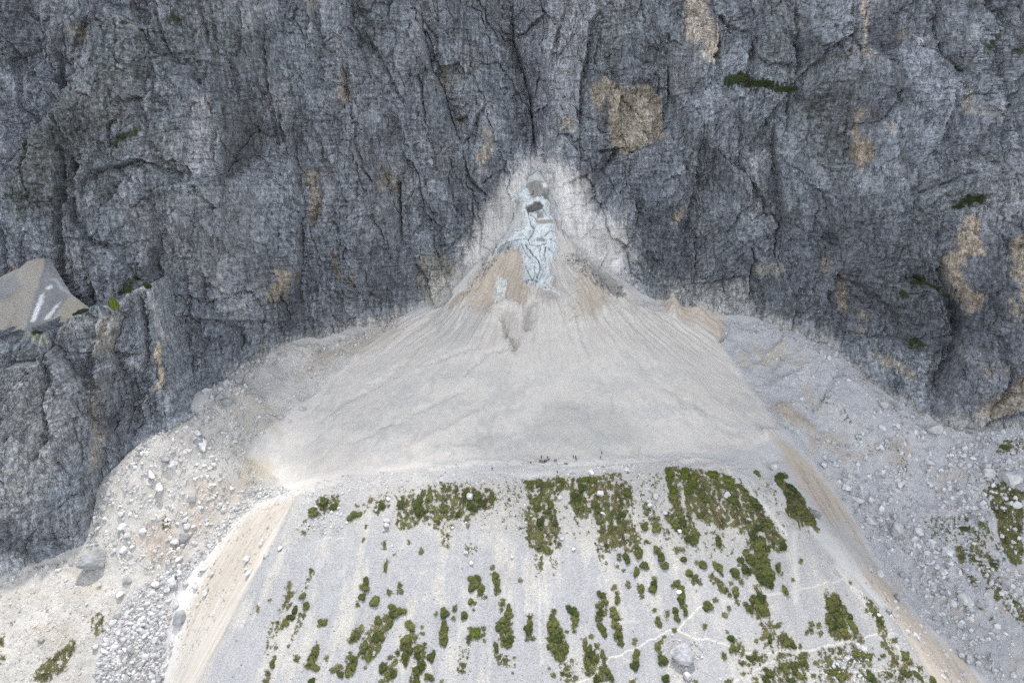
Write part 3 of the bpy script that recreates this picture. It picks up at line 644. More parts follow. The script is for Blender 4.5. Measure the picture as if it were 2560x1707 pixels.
# ---- footpaths: shallow benches
paths = [
    ([(1440, 1703), (1483, 1685), (1515, 1660), (1523, 1643), (1553, 1632), (1600, 1609), (1638, 1592), (1670, 1575), (1693, 1571), (1719, 1545), (1749, 1513), (1781, 1498)], 1.0, 2.6),
    ([(1781, 1498), (1834, 1497)], .5, 2.2),
    ([(1693, 1571), (1728, 1588), (1781, 1595), (1825, 1611), (1857, 1627), (1940, 1626), (2015, 1622), (2060, 1614), (2132, 1598), (2196, 1583), (2230, 1583)], 1.0, 2.6),
    ([(1910, 1485), (1949, 1484), (1974, 1478), (2004, 1475), (2046, 1460), (2107, 1446)], .8, 2.6),
    ([(1834, 1698), (1876, 1681), (1919, 1651), (1949, 1641)], .7, 2.4),
    ([(1987, 1702), (2015, 1683), (2046, 1675), (2090, 1672)], .7, 2.4), ([(2162, 1671), (2209, 1678), (2251, 1678), (2304, 1670)], .8, 2.6),
    ([(1075, 1172), (1200, 1158), (1330, 1160), (1480, 1158), (1600, 1152), (1760, 1152), (1815, 1172), (1870, 1225), (1930, 1285), (1965, 1340)], .8, 6),
    ([(1290, 1192), (1400, 1183), (1500, 1172), (1620, 1160)], .6, 3.5),
    ([(660, 1236), (760, 1205), (900, 1178), (1075, 1160)], .7, 8), ([(1984, 1330), (1990, 1450), (1990, 1500)], .5, 9), ([(2090, 1410), (2200, 1560), (2310, 1707)], .6, 5),
    ([(1345, 1400), (1350, 1500), (1350, 1600)], .35, 4), ([(790, 1352), (860, 1340)], .5, 1.6), ([(1555, 1635), (1580, 1660)], .4, 3),
    ([(1500, 1515), (1560, 1552), (1600, 1548)], .3, 1.8), ([(1530, 1548), (1700, 1548)], .22, 1.6), ([(1500, 1478), (1620, 1470)], .2, 1.6),
]
pathm = np.zeros(SHP)
for pts, st, w in paths:
    sel, d, sg, tt = line_dist(U + 1.8 * fbm(X / 4, Y / 4, 51, 2), V + 1.8 * fbm(X / 4, Y / 4, 52, 2), pts, w * 3)
    m = np.exp(-(d / w) ** 2)
    pathm[sel] = np.maximum(pathm[sel], st * m)
    D[sel] -= 0.25 * st * m
D *= np.where((Y < 95) | (far > 0), 0, 1)
Zg = Z + D
# ---------------------------------------------------------------- ground colours (surface colours of grit, soil and plants)
gmask = np.zeros(SHP)
gu = wu + 5 * fbm(X / 2.2, Y / 6, 65, 3)
gv = wv + face * (26 * fbm(X / 1.8, Y / 45, 66, 3))
for ox, oy, cov, pts in GRASS:
    P = [(ox + x * K, oy + y * K) for x, y in pts]
    gmask = np.maximum(gmask, cov * poly_mask(gu, gv, P, 6))
streak = fbm(fan / 2.3, Y / 24, 61, 4)
patchy = fbm(X / 1.7, Y / 2.3, 62, 4)
gcov = sst(0.0, 0.30, gmask * .75 + .45 * (gmask > .86) - 0.60 + 0.55 * patchy + 0.55 * streak) * (gmask > 0.02)
gcov *= (1 - sst(0.25, 0.6, pathm))

col = np.zeros(SHP + (3,)) + C3(0.43, 0.43, 0.43)
n20 = fbm(X / 20, Y / 20, 71, 4)[..., None]; n5 = fbm(X / 5, Y / 5, 72, 4)[..., None]; n1 = fbm(X / 1.2, Y / 1.2, 73, 4)[..., None]
# cone: pale grit with long pale/brown runs down the slope
runs = fbm(th * 26 + 1.4 * fbm(X / 25, Y / 25, 74, 3), rr / 60, 75, 5)
runs2 = fbm(th * 60 + .8 * fbm(X / 12, Y / 12, 74, 3), rr / 26, 76, 4)
cc = C3(.545, .52, .485) + 0 * col
cc = mixc(cc, C3(.375, .385, .38), sst(-.1, .5, fbm(X / 26, Y / 14, 77, 4) + .5 * fbm(X / 3, Y / 3, 78, 4)) * sst(840, 1000, V) * .5)
cc = mixc(cc, C3(.50, .48, .455), sst(.0, .5, runs) * .45)
cc = mixc(cc, C3(.36, .33, .30), sst(.15, .6, -runs) * .28)
cc = mixc(cc, C3(.385, .335, .28), sst(.1, .6, runs2) * sst(980, 760, V) * .6)
col = col * (1 - cone[..., None]) + cc * cone[..., None]
# near face: blue-grey stones with warmer grit in the runs between
warm = sst(-.15, .55, .45 * streak + .9 * fbm(fan / 13, Y / 34, 78, 4) + .3 * fbm(X / 8, Y / 8, 79, 3))
fc = mixc(C3(.372, .380, .398) + 0 * col, C3(.49, .475, .445), warm * .85)
fc = mixc(fc, C3(.45, .44, .42), sst(1420, 1250, V) * .55)
fc = mixc(fc, C3(.45, .44, .425), sst(1500, 2000, U) * .35)
fc = fc * (1 + .10 * n1 * (1 + .3 * warm[..., None]) + .07 * n5)
near_g = blur(gmask, 6)
fc = mixc(fc, C3(.44, .42, .37), np.clip(near_g * .8, 0, .6))

col = col * (1 - face[..., None]) + fc * face[..., None]
# left flank: warm tan with fine rills
r3 = fbm((X * 0.9 - Y * 0.42) / 2.0, (X * 0.42 + Y * 0.9) / 30, 79, 5)
lc = mixc(C3(.43, .40, .36) + 0 * col, C3(.475, .455, .425), sst(-.3, .4, r3))
lc = mixc(lc, C3(.36, .32, .27), sst(.15, .6, -r3) * .7)
lc = mixc(lc, C3(.385, .35, .30), poly_mask(wu, wv, [(600, 1290), (740, 1240), (620, 1430), (520, 1500), (500, 1420)], 25) * .45)
col = mixc(col, 0, lfl) + lc * lfl[..., None]
# right flank: tan bands and a grey run
r4 = fbm((X * 0.95 + Y * 0.31) / 4.5, (X * 0.31 - Y * 0.95) / 45, 80, 5)
rc = mixc(C3(.40, .36, .315) + 0 * col, C3(.33, .285, .235), sst(-.05, .5, r4))
rc = mixc(rc, C3(.40, .40, .405), poly_mask(U, V, [(2000, 1290), (2120, 1310), (2200, 1440), (2150, 1420)], 22) * .8)
col = mixc(col, 0, rfl) + rc * rfl[..., None]
# debris left and right
ld = mixc(C3(.46, .45, .43) + 0 * col, C3(.52, .505, .48), sst(-.2, .5, fbm(X / 12, Y / 12, 81, 4)))
ld = mixc(ld, C3(.43, .405, .36), sst(.05, .5, fbm(X / 16, Y / 10, 82, 4)) * .6)
ld = ld * (1 + .14 * n1 + .06 * n5)
col = mixc(col, 0, ldeb) + ld * ldeb[..., None]
rd = mixc(C3(.40, .41, .43) + 0 * col, C3(.45, .45, .455), sst(-.2, .5, fbm(X / 12, Y / 12, 83, 4)))
rd = mixc(rd, C3(.42, .385, .345), sst(.1, .5, fbm(X / 18, Y / 14, 84, 4)) * .6)
rd = rd * (1 + .14 * n1 + .06 * n5)
col = mixc(col, 0, rdeb) + rd * rdeb[..., None]
# traced patches of differently coloured ground
TAN = C3(.40, .345, .285); GREY = C3(.235, .235, .24); WHITE = C3(.60, .595, .585); BUFF = C3(.44, .40, .345); DARK = C3(.17, .17, .17)
patches = [
    ([(1287, 618), (1309, 637), (1309, 703), (1331, 733), (1312, 755), (1257, 755), (1220, 788), (1164, 770), (1116, 766), (1164, 733), (1220, 670)], TAN * 1.06, .85, 9),
    ([(1460, 659), (1497, 707), (1553, 722), (1479, 792), (1442, 807), (1440, 733)], TAN * 1.05, .75, 10),
    ([(1080, 780), (1160, 770), (1230, 770), (1180, 850), (1090, 870)], C3(.40, .39, .37), .6, 14),
    ([(1640, 770), (1655, 712), (1690, 705), (1740, 745), (1790, 760), (1815, 800), (1805, 850), (1760, 820), (1700, 800)], TAN * 1.08, .8, 8),
    ([(1298, 825), (1312, 770), (1335, 755), (1342, 807), (1327, 822)], C3(.35, .335, .325), .7, 8),
    ([(1150, 740), (1238, 637), (1272, 622), (1225, 668), (1146, 745), (1100, 785)], C3(.205, .205, .215), .95, 4),
    ([(1242, 696), (1268, 696), (1257, 744), (1235, 759)], WHITE, .9, 5),
    ([(1128, 818), (1157, 795), (1160, 800), (1135, 828)], WHITE, .6, 4),
    ([(1345, 705), (1395, 690), (1400, 740), (1370, 760)], C3(.33, .30, .29), .6, 10),
    ([(1455, 640), (1480, 655), (1560, 715), (1585, 760), (1570, 745), (1490, 690)], C3(.27, .26, .25), .85, 5),
    ([(1585, 700), (1640, 745), (1680, 770), (1650, 775), (1600, 745)], C3(.42, .42, .42), .8, 5),
    ([(1258, 775), (1290, 775), (1300, 860), (1285, 875), (1270, 830)], C3(.38, .345, .31), .5, 9),
    ([(880, 850), (1000, 790), (1000, 830), (920, 880), (860, 900), (740, 950), (780, 880)], BUFF * .9, .7, 14),
    ([(600, 960), (680, 900), (740, 930), (660, 1010)], C3(.33, .33, .335), .7, 20), ([(540, 990), (620, 960), (700, 1080), (620, 1100)], C3(.33, .31, .27), .6, 20),
    ([(600, 1140), (680, 1150), (690, 1200), (600, 1220)], C3(.50, .44, .35), .7, 16),
    ([(700, 1215), (860, 1185), (1040, 1160), (1000, 1170), (860, 1205), (700, 1240)], C3(.56, .54, .51), .7, 8),  # paler band along the left end of the crest
    ([(1280, 1152), (1400, 1148), (1560, 1150), (1480, 1162), (1320, 1160)], C3(.27, .26, .24), .5, 3),  # darker strip along the crest where the crowd stands
    ([(1380, 1010), (1500, 1000), (1620, 1080), (1500, 1130), (1320, 1120), (1300, 1060)], C3(.33, .34, .325), .45, 30),
    ([(340, 1345), (420, 1300), (460, 1400), (380, 1420)], C3(.46, .38, .32), .7, 14), ([(470, 1220), (620, 1200), (600, 1260), (480, 1350), (440, 1300)], C3(.48, .41, .35), .55, 20),
    ([(1950, 1010), (2020, 1040), (2040, 1080), (1980, 1070), (1935, 1020)], C3(.37, .32, .25), .7, 10), ([(2030, 1070), (2080, 1080), (2100, 1120), (2020, 1130)], C3(.40, .34, .28), .6, 10),
    ([(1890, 900), (1960, 850), (1975, 870), (1910, 930)], C3(.40, .375, .33), .7, 8),
    ([(2230, 1100), (2280, 1110), (2260, 1190), (2240, 1160)], C3(.38, .33, .27), .7, 8), ([(2370, 1470), (2420, 1500), (2440, 1560), (2380, 1540)], C3(.45, .41, .36), .6, 14),
    ([(1930, 1090), (1990, 1130), (2060, 1200), (1985, 1160)], C3(.43, .38, .32), .8, 8),
    ([(1880, 1170), (1920, 1190), (1990, 1300), (1950, 1310), (1900, 1240)], C3(.47, .45, .42), .8, 10),
    ([(350, 1600), (370, 1610), (365, 1670), (340, 1690), (345, 1640)], C3(.75, .75, .77), .8, 6),
    ([(390, 1490), (520, 1380), (640, 1250), (740, 1215), (640, 1270), (560, 1360), (480, 1500), (430, 1707), (250, 1707), (270, 1600)], C3(.54, .535, .54), .65, 14),
    ([(1960, 825), (2090, 880), (2180, 985), (2300, 1070), (2200, 1040), (2080, 1000), (2060, 930)], C3(.40, .41, .43), .6, 14),
]
for pts, c, st, f in patches:
    m = poly_mask(wu, wv, pts, f) * st
    col = mixc(col, c, m)
col = col * (1 + .05 * n20 + .05 * n5 * (1 - face[..., None]))
# crest of the moraine and the paths: trodden pale grit
col = mixc(col, C3(.50, .50, .495), crest * .55)
col = mixc(col, C3(.60, .575, .54), np.clip(pathm, 0, 1) * .85)
# plants
gt = fbm(X / 3.5, Y / 3.5, 85, 4)
gcol = mixc(C3(.10, .112, .045) + 0 * col, C3(.19, .17, .095), sst(-.1, .45, gt))
dk = poly_mask(wu, wv, [(2450, 1180), (2560, 1150), (2800, 1200), (2800, 1600), (2560, 1420), (2500, 1360)], 20)
gcol = mixc(gcol, C3(.035, .042, .022), dk)
col = mixc(col, 0, gcov) + gcol * gcov[..., None]
stony = np.clip(.4 + .65 * face + .5 * ldeb + .45 * rdeb + .0 * cone + .3 * crest - .3 * lfl - .2 * rfl, .12, 1)
stony = stony * (1 - .5 * np.clip(pathm, 0, 1))
EDGE = (far > 0)
P3 = np.stack([X, Y, Zg], -1).reshape(-1, 3)
me = mesh_from("ground", P3, grid_faces(*SHP), SCREE, col.reshape(-1, 3), True, {"stony": stony.ravel()})
ground = link("ground", me, kind="structure", label="pale grey limestone scree, moraine ridge and debris slopes below the cliff", category="ground")
NX, NY = np.gradient(blur(Zg, 3), GY, GX)[::-1]


def ground_z(x, y):
    return bilerp(GX, GY, Zg, np.asarray(x, float), np.asarray(y, float))


def ground_n(x, y):
    gx = bilerp(GX, GY, NX, np.asarray(x, float), np.asarray(y, float))
    gy = bilerp(GX, GY, NY, np.asarray(x, float), np.asarray(y, float))
    n = np.stack([-gx, -gy, np.ones_like(gx)], -1)
    return n / np.linalg.norm(n, axis=-1, keepdims=True)


def cast_ground(px, py):
    """where the line of sight through a photo position first meets the ground"""
    R = ray(px, py)
    n = len(R)
    t0 = np.full(n, 150.0); hit = np.full(n, np.nan)
    done = np.zeros(n, bool)
    t = 150.0
    prev = np.ones(n)
    while t < 720:
        P = R * t
        dz = P[:, 2] - ground_z(P[:, 0], P[:, 1])
        new = (~done) & (dz < 0)
        if new.any():
            f = prev[new] / (prev[new] - dz[new] + 1e-9)
            hit[new] = t - 1.2 + 1.2 * f
            done |= new
        prev = dz
        t += 1.2
    hit[np.isnan(hit)] = 400
    return R * hit[:, None]
# ---------------------------------------------------------------- the rock wall: sheet over (x, z)
foot = g_lines[11]; footr = g_lines[12]
wp, wy = [], []


def wadd(px, py, y):
    w = at(px, py, y); wp.append([w[0], w[2] * 0.8]); wy.append(y)


def wadd_top(px, pyf, yf, slope=4.2, tops=(0,)):
    """continue a foot point straight up the picture at a given steepness"""
    w = at(px, pyf, yf)
    for t in tops:
        r = ray(px, t); k = r[2] / r[1]
        y = (yf * slope - w[2]) / (slope - k)
        wadd(px, t, y)


wall_foot = [(1340, 425, 500), (1312, 500, 491), (1278, 590, 479), (1190, 660, 466), (1095, 765, 445), (1000, 798, 436), (840, 845, 419),
             (700, 865, 408), (600, 930, 390), (500, 1010, 362), (430, 980, 364)]
wall_footr = [(1387, 560, 482), (1455, 640, 472), (1600, 735, 458), (1680, 765, 451), (1830, 795, 443), (1990, 825, 429), (2090, 872, 410),
              (2190, 970, 384), (2320, 1055, 361), (2450, 1065, 352), (2560, 1062, 347), (2900, 1090, 327), (3300, 1140, 302), (3900, 1200, 270)]
for p in densify(wall_foot, 60) + densify(wall_footr, 60):
    wadd(*p)
for p in wall_foot[:-1]:
    if p[0] > 1250:
        continue
    wadd_top(*p, slope=4.6, tops=(-60, int(p[1] * .45)))
for p in wall_footr:
    wadd_top(*p, slope=4.4, tops=(-60, int(p[1] * .45)))
for px, py, y in [(1290, -60, 540), (1330, 200, 522), (1230, 200, 512), (1420, 200, 512), (380, 750, 380), (300, 700, 388), (230, 700, 394), (170, 660, 400), (110, 625, 410), (0, 640, 415),
                  (350, 600, 386), (240, 400, 402), (180, 100, 424), (470, 300, 404), (350, 0, 418), (560, 0, 418), (30, 300, 436), (0, 0, 452), (60, 540, 420), (130, 500, 402),
                  (-200, 600, 420), (-250, 100, 440), (-600, 300, 400), (-600, 700, 380), (-1000, 500, 330), (-200, 900, 400), (200, 1000, 385), (0, 1200, 370)]:
    wadd(px, py, y)
Wf = RBF(np.array(wp), np.array(wy))
wcx = np.arange(-520, 541, 4.0); wcz = np.arange(-260, 171, 4.0)
AX, AZ = np.meshgrid(wcx, wcz)
WC = blur(Wf(AX, AZ * 0.8), 3)

WX = axis(-900, -352, 352, 900, 0.5)
WZ = np.concatenate([np.arange(-225, -110, 1.0), np.arange(-110, 132, 0.47), 132 + np.cumsum(1.15 ** np.arange(1, 33) * 0.5)])
A, B = np.meshgrid(WX, WZ)
# unseen skyline, its height shaped to throw shade on the cone and ridge
lit_edge = [(-400, 1600, 262), (0, 1440, 289), (90, 1405, 296), (215, 1372, 304), (290, 1165, 332), (400, 1100, 338), (500, 1035, 350), (590, 1120, 345), (640, 1160, 340), (760, 1190, 320), (900, 1172, 317), (1000, 1170, 314)]
HSX, HSZ = [], []
for px, py, y in lit_edge:
    p = at(px, py, y)
    s = np.linspace(5, 1300, 2500)
    q = p + s[:, None] * SDIR
    yw = bilerp(wcx, wcz, WC, np.clip(q[:, 0], -519, 539), np.full(len(s), 130.0)) + 0.12 * (q[:, 2] - 130)
    i = int(np.argmax(q[:, 1] > yw))
    HSX.append(q[i, 0]); HSZ.append(q[i, 2])
o_ = np.argsort(HSX)
HSX = np.array(HSX)[o_]; HSZ = np.array(HSZ)[o_]
print("SKY", np.round(HSX), np.round(HSZ))
Htop = np.interp(WX, np.r_[HSX, HSX[-1] + 25, HSX[-1] + 60], np.r_[HSZ, HSZ[-1] + 120, 1000])
Htop = np.clip(Htop, 150, 1000)
kk = int(np.searchsorted(WZ, 131.9))
frac = (WZ[kk:] - WZ[kk]) / (WZ[-1] - WZ[kk])
B = B.copy()
B[kk:] = 132 + frac[:, None] * (Htop[None, :] - 132)
WY = bilerp(wcx, wcz, WC, np.clip(A, -519, 539), np.clip(B, -259, 169))
WY = WY + np.clip(B - 168, 0, None) * 0.12
side = np.clip(np.abs(A) - 500, 0, None)
WY = WY - side * 0.35
WU, WV = proj(A, WY, B)


def rock_relief(a, b, U_, V_, amp=1.0, strata=None, warp=True):
    wa = a + 7 * fbm(a / 34, b / 50, 101, 3) + 2.2 * fbm(a / 6, b / 9, 102, 4)
    wb = b + 8 * fbm(a / 34, b / 50, 103, 3) + 2.8 * fbm(a / 6, b / 9, 104, 4)
    D = 9 * (ridged(wa / 66 + 3.3, wb / 190 + wa / 400, 105, 3) - .55) + 3.5 * fbm(wa / 36 + wb / 120, wb / 80, 119, 2)
    f1, f2, cid, ox, oy = worley(wa / 24 + wb / 90, wb / 55, 106)
    D += (rand_of(cid) - .5) * 5.5 + ox * (rand_of(cid, 1) - .5) * 6 + oy * (rand_of(cid, 2) - .5) * 7
    tone = (rand_of(cid, 5) - .5) * .34
    D -= .5 * np.exp(-((f2 - f1) / .05) ** 2)
    f1, f2, cid, ox, oy = worley(wa / 9 + wb / 60 + 7, wb / 21, 107)
    D += (rand_of(cid) - .5) * 2.2 + ox * (rand_of(cid, 1) - .5) * 3.0 + oy * (rand_of(cid, 2) - .5) * 3.2
    tone = tone + (rand_of(cid, 5) - .5) * .26
    D -= .45 * np.exp(-((f2 - f1) / .07) ** 2)
    f1, f2, cid, ox, oy = worley(wa / 3.4 + 5, wb / 6.5 + wa / 30, 108)
    D += (rand_of(cid) - .5) * 1.0 + ox * (rand_of(cid, 1) - .5) * 1.3 + oy * (rand_of(cid, 2) - .5) * 1.5
    f1, f2, cid, ox, oy = worley(wa / 1.7 + 9, wb / 2.8 + wa / 14, 118)
    D += (rand_of(cid) - .5) * .5 + ox * (rand_of(cid, 1) - .5) * .6 + oy * (rand_of(cid, 2) - .5) * .8
    D += 1.5 * fbm(wa / 13, wb / 40, 109, 4) + .9 * ridged(wa / 4.2, wb / 11, 110, 4) + .30 * fbm(a / 1.3, b / 2.2, 111, 4)
    # beds, dipping differently from place to place
    dip = .02 + .26 * sst(1500, 2100, U_) * sst(0, 300, V_) + .10 * fbm(a / 90, b / 90, 120, 2)
    bb = b - dip * a + 2.5 * fbm(a / 30, b / 30, 121, 3)
    aa = a + dip * b
    D += 1.3 * ridged(aa / 26, bb / 2.3, 122, 3) * sst(-.5, .4, fbm(a / 25, b / 18, 123, 3) + (0 if strata is None else strata * .7))
    ph = (b + .06 * a + 5 * fbm(a / 60, b / 60, 112, 2))
    bed = np.abs((ph / 4.3) % 1 - .5) * 2 + .5 * np.abs((ph / 1.9 + .3) % 1 - .5) * 2
    s = .35 + .65 * sst(-.1, .5, fbm(a / 50, b / 40, 113, 3))
    if strata is not None:
        s = np.maximum(s, strata)
    D += .85 * s * bed * sst(-.5, .3, fbm(a / 9, b / 5, 114, 3))
    return D * amp * 1.35, tone


ssel = np.zeros(A.shape)
for pts in ([(440, 790), (1000, 780), (1100, 650), (1250, 450), (1150, 560), (1000, 560), (700, 640), (500, 700)], [(1560, 400), (1700, 560), (2300, 560), (2560, 560), (2560, 300), (2300, 350), (1900, 700), (1700, 700)]):
    ssel = np.maximum(ssel, poly_mask(WU, WV, pts, 60))
DW, TW = rock_relief(A, B, WU, WV, 1.0, ssel)

# traced ribs, ledges and cracks in the wall: (line, step: + = right of travel stands out, reach px, crack depth)
w_feat = [
    ([(2, 80), (33, 121), (62, 194), (91, 241), (110, 260)], -3, 30, 3), ([(161, 60), (143, 165), (110, 240)], 4, 40, 2),
    ([(329, 0), (340, 58)], 2, 20, 3), ([(669, 73), (680, 219), (687, 274), (695, 384)], -3, 40, 2.5), ([(786, 30), (797, 102), (790, 219)], 2, 30, 2),
    ([(855, 160), (859, 267)], 3, 25, 4), ([(727, 311), (731, 420), (746, 512), (742, 600), (744, 690), (750, 790)], 3, 50, 3.2),
    ([(534, 238), (541, 329), (519, 442)], -2.5, 40, 1), ([(472, 329), (450, 442)], 2.5, 30, 1.4),
    ([(519, 444), (552, 439), (585, 395), (632, 310)], 3, 36, 3.4), ([(219, 457), (249, 435), (351, 398), (366, 404), (325, 453), (278, 515), (256, 560)], -2.6, 34, 3),
    ([(400, 470), (440, 457), (520, 450), (560, 440), (640, 470)], 3.5, 60, .6), ([(135, 303), (153, 395), (146, 475), (144, 570), (148, 660), (163, 726)], 3.5, 46, 3.2),
    ([(219, 157), (146, 256), (91, 329), (47, 402), (33, 475), (22, 580)], -6.5, 80, 2), ([(362, 256), (292, 366), (219, 402), (183, 494), (157, 570)], -3.5, 60, 1.6),
    ([(1055, 15), (1051, 62), (1077, 172), (1106, 219), (1113, 263), (1135, 329), (1152, 362)], 4.5, 46, 5.5), ([(1152, 362), (1168, 431), (1186, 461), (1230, 500)], -2, 30, 2.4),
    ([(1152, 362), (1180, 330), (1190, 290), (1215, 262)], -2.5, 22, 2.4), ([(1137, 295), (1170, 290)], -3, 16, 2.5),
    ([(1281, -20), (1285, 99), (1303, 146), (1329, 238), (1336, 311), (1347, 430)], -3.5, 60, 5.5), ([(1248, 7), (1307, 88)], 2, 30, 2), ([(1274, 314), (1274, 435)], 1.5, 20, 1.5),
    ([(1420, 0), (1400, 60), (1380, 130), (1375, 220)], 2.4, 50, 1.4),
    ([(1508, 22), (1471, 62), (1468, 128), (1450, 201), (1450, 369)], 4.2, 60, 1.8), ([(1556, 392), (1640, 362), (1709, 278), (1760, 200)], 4.2, 60, 3),
    ([(1471, 219), (1508, 190), (1560, 215), (1618, 210), (1665, 245), (1676, 330)], 3.2, 26, .5), ([(1490, 380), (1508, 376), (1545, 371), (1540, 391), (1501, 431)], -3.4, 16, 3), ([(1468, 391), (1479, 431)], 1, 12, 2),
    ([(1676, 150), (1684, 256)], 2.5, 24, 2.6), ([(996, 435), (996, 486), (1000, 592)], -2, 30, 3), ([(894, 402), (897, 439)], 1.5, 16, 2), ([(1185, 525), (1180, 560), (1100, 640)], 1.2, 20, 1.6), ([(1100, 560), (1098, 625)], 1.5, 20, 2),
    ([(1992, -20), (1996, 139), (2003, 205)], 3.5, 50, 4.5), ([(1996, 219), (1978, 329)], 2, 30, 1.8),
    ([(2362, 0), (2365, 80), (2395, 154), (2431, 176)], -3, 40, 2.6), ([(2391, 227), (2358, 285), (2329, 347), (2303, 395)], 3.2, 50, 2.4),
    ([(2490, 110), (2515, 205), (2534, 274), (2552, 366), (2555, 420)], 2, 30, 2.4), ([(1945, 303), (1949, 384), (1960, 475), (1971, 570)], -3.2, 50, 3),
    ([(1758, 303), (1748, 366), (1737, 475), (1711, 570), (1705, 640)], 3, 50, 2.8), ([(2153, 73), (2066, 121), (2029, 165), (1919, 292), (1850, 380)], 3.5, 60, 1.5),
    ([(1815, 232), (1890, 215), (1960, 232), (1992, 240)], 4, 40, .5), ([(2267, 494), (2376, 457), (2486, 420)], 2.4, 40, 2.2),
    ([(1966, 560), (1955, 623), (1944, 664)], -3, 40, 3.5), ([(1722, 710), (1811, 700), (1881, 688)], -1.5, 20, 1.5), ([(1883, 608), (1881, 688), (1883, 770)], 2, 30, 3),
    ([(1981, 767), (1977, 830)], 1, 20, 1.5), ([(2377, 640), (2385, 700), (2403, 767), (2425, 819), (2399, 911)], -3.5, 50, 2.6), ([(2425, 860), (2399, 911), (2366, 1004), (2329, 1055)], -5.5, 60, 4),
    ([(2570, 990), (2514, 1034), (2477, 1045), (2425, 1078)], 6, 26, 6), ([(2181, 852), (2273, 849), (2403, 834)], 2, 26, 1.6), ([(2060, 875), (2120, 868), (2185, 850)], 1.5, 18, 1.6),
    ([(7, 560), (11, 700)], 2, 20, 3), ([(374, 560), (370, 652), (400, 760)], 3.2, 60, 3), ([(529, 671), (518, 763)], 1.4, 20, 2.4), ([(429, 789), (425, 856), (425, 930), (431, 1011)], 2.4, 40, 3.2),
    ([(566, 811), (588, 826), (597, 856), (596, 893)], 3.6, 22, 4.5), ([(558, 835), (556, 880)], -2.5, 14, 3), ([(703, 735), (717, 767), (726, 802)], 2, 26, 4.5), ([(400, 793), (481, 793), (629, 800), (740, 802)], -2, 36, 1.4),
    ([(167, 586), (278, 604), (326, 619)], -1.5, 20, 1.6), ([(730, 860), (735, 890), (728, 930)], 1, 12, 2.4), ([(828, 810), (832, 872)], 1, 12, 3), ([(100, 690), (170, 770)], 0, 10, 0),
    ([(1290, 260), (1300, 330), (1325, 400)], 1.5, 30, 1), ([(1395, 470), (1480, 430), (1520, 380)], -2, 40, 1.4), ([(1480, 560), (1540, 470), (1600, 420)], 1.6, 30, 1.5), ([(1430, 530), (1445, 600)], -2.4, 24, 1.5),
    ([(900, 60), (950, 140), (1010, 260)], -2.6, 60, 1), ([(930, 235), (1000, 250), (1050, 290), (1090, 340)], 1.6, 30, 1.2), ([(2130, 200), (2140, 330), (2150, 430)], -2, 30, 2),
    ([(2470, 560), (2500, 640), (2490, 740)], 2.4, 30, 1.6), ([(2520, 540), (2560, 580)], 3, 30, 2), ([(2230, 705), (2300, 700), (2360, 735)], 3, 26, 1.6), ([(1620, 0), (1640, 80), (1690, 150)], -2.5, 50, 1.6), ([(1790, 50), (1800, 120), (1790, 160)], -1.5, 16, 3),
    ([(1870, 0), (1880, 100), (1870, 200)], 2, 40, 1.6), ([(600, 0), (620, 90), (600, 170)], -2.4, 50, 1.4), ([(450, 20), (440, 110)], 2, 40, 1.5), ([(250, 80), (260, 190), (240, 330)], -2, 50, 1.5),
]
EXW = 1.5
sx_ = 3.2 * fbm(A / 3.0, B / 4.0, 121, 3); sy_ = 3.2 * fbm(A / 3.0, B / 4.0, 122, 3)
for pts, st, reach, ck in w_feat:
    sel, d, sg, tt = line_dist(WU + sx_, WV + sy_, pts, max(reach * 2.0, 20))
    ends = np.clip(np.minimum(tt, 1 - tt) * 5 + .15, 0, 1)
    sd = d * sg
    DW[sel] += EXW * (st * np.tanh(sd / 2.2) * np.exp(-d / reach) - ck * np.exp(-(d / 2.6) ** 2)) * ends
for pts, dep, w_ in [
    ([(1275, -60), (1290, 90), (1312, 190), (1335, 300), (1345, 420)], 13, 34), ([(1235, -60), (1262, 60), (1310, 180)], 6, 20), ([(85, -20), (70, 150), (105, 260), (120, 300)], 9, 34), ([(1985, -60), (1995, 100), (2000, 200), (1980, 330)], 7, 26),
    ([(1060, 0), (1090, 180), (1140, 320), (1185, 450)], 7, 24), ([(2375, 560), (2395, 700), (2425, 830), (2380, 960), (2325, 1060)], 10, 34), ([(2560, 930), (2480, 1040)], 8, 24), ([(690, 0), (700, 160), (720, 300), (740, 420)], 6, 26), ([(330, -20), (350, 120), (330, 230)], 6, 30),
    ([(1460, 60), (1445, 200), (1440, 360)], 6, 22), ([(1700, 240), (1620, 380), (1560, 440)], 6, 24), ([(1950, 300), (1955, 450), (1975, 600), (1960, 720)], 6, 24), ([(1750, 320), (1735, 480), (1705, 620)], 6, 24), ([(2370, -20), (2385, 140), (2440, 200), (2400, 320)], 6, 26),
    ([(140, 300), (150, 480), (146, 650), (165, 740)], 7, 20), ([(370, 540), (372, 660), (400, 780)], 6, 20), ([(590, 800), (600, 880)], 5, 18), ([(560, 450), (620, 380), (640, 290)], 5, 18), ([(990, 430), (1000, 600), (960, 700)], 4, 20), ([(860, 150), (865, 300), (840, 380)], 6, 22), ([(2160, 160), (2150, 300), (2160, 430)], 5, 22), ([(500, -20), (470, 120), (500, 240)], 5, 30),
    ([(1530, 390), (1500, 440), (1480, 480)], 5, 14)]:
    sel, d, sg, tt = line_dist(WU + 2.5 * sx_, WV + 2.5 * sy_, pts, w_ * 2.4)
    DW[sel] -= dep * np.exp(-(d / w_) ** 1.5) * np.clip(np.minimum(tt, 1 - tt) * 5 + .25, 0, 1)
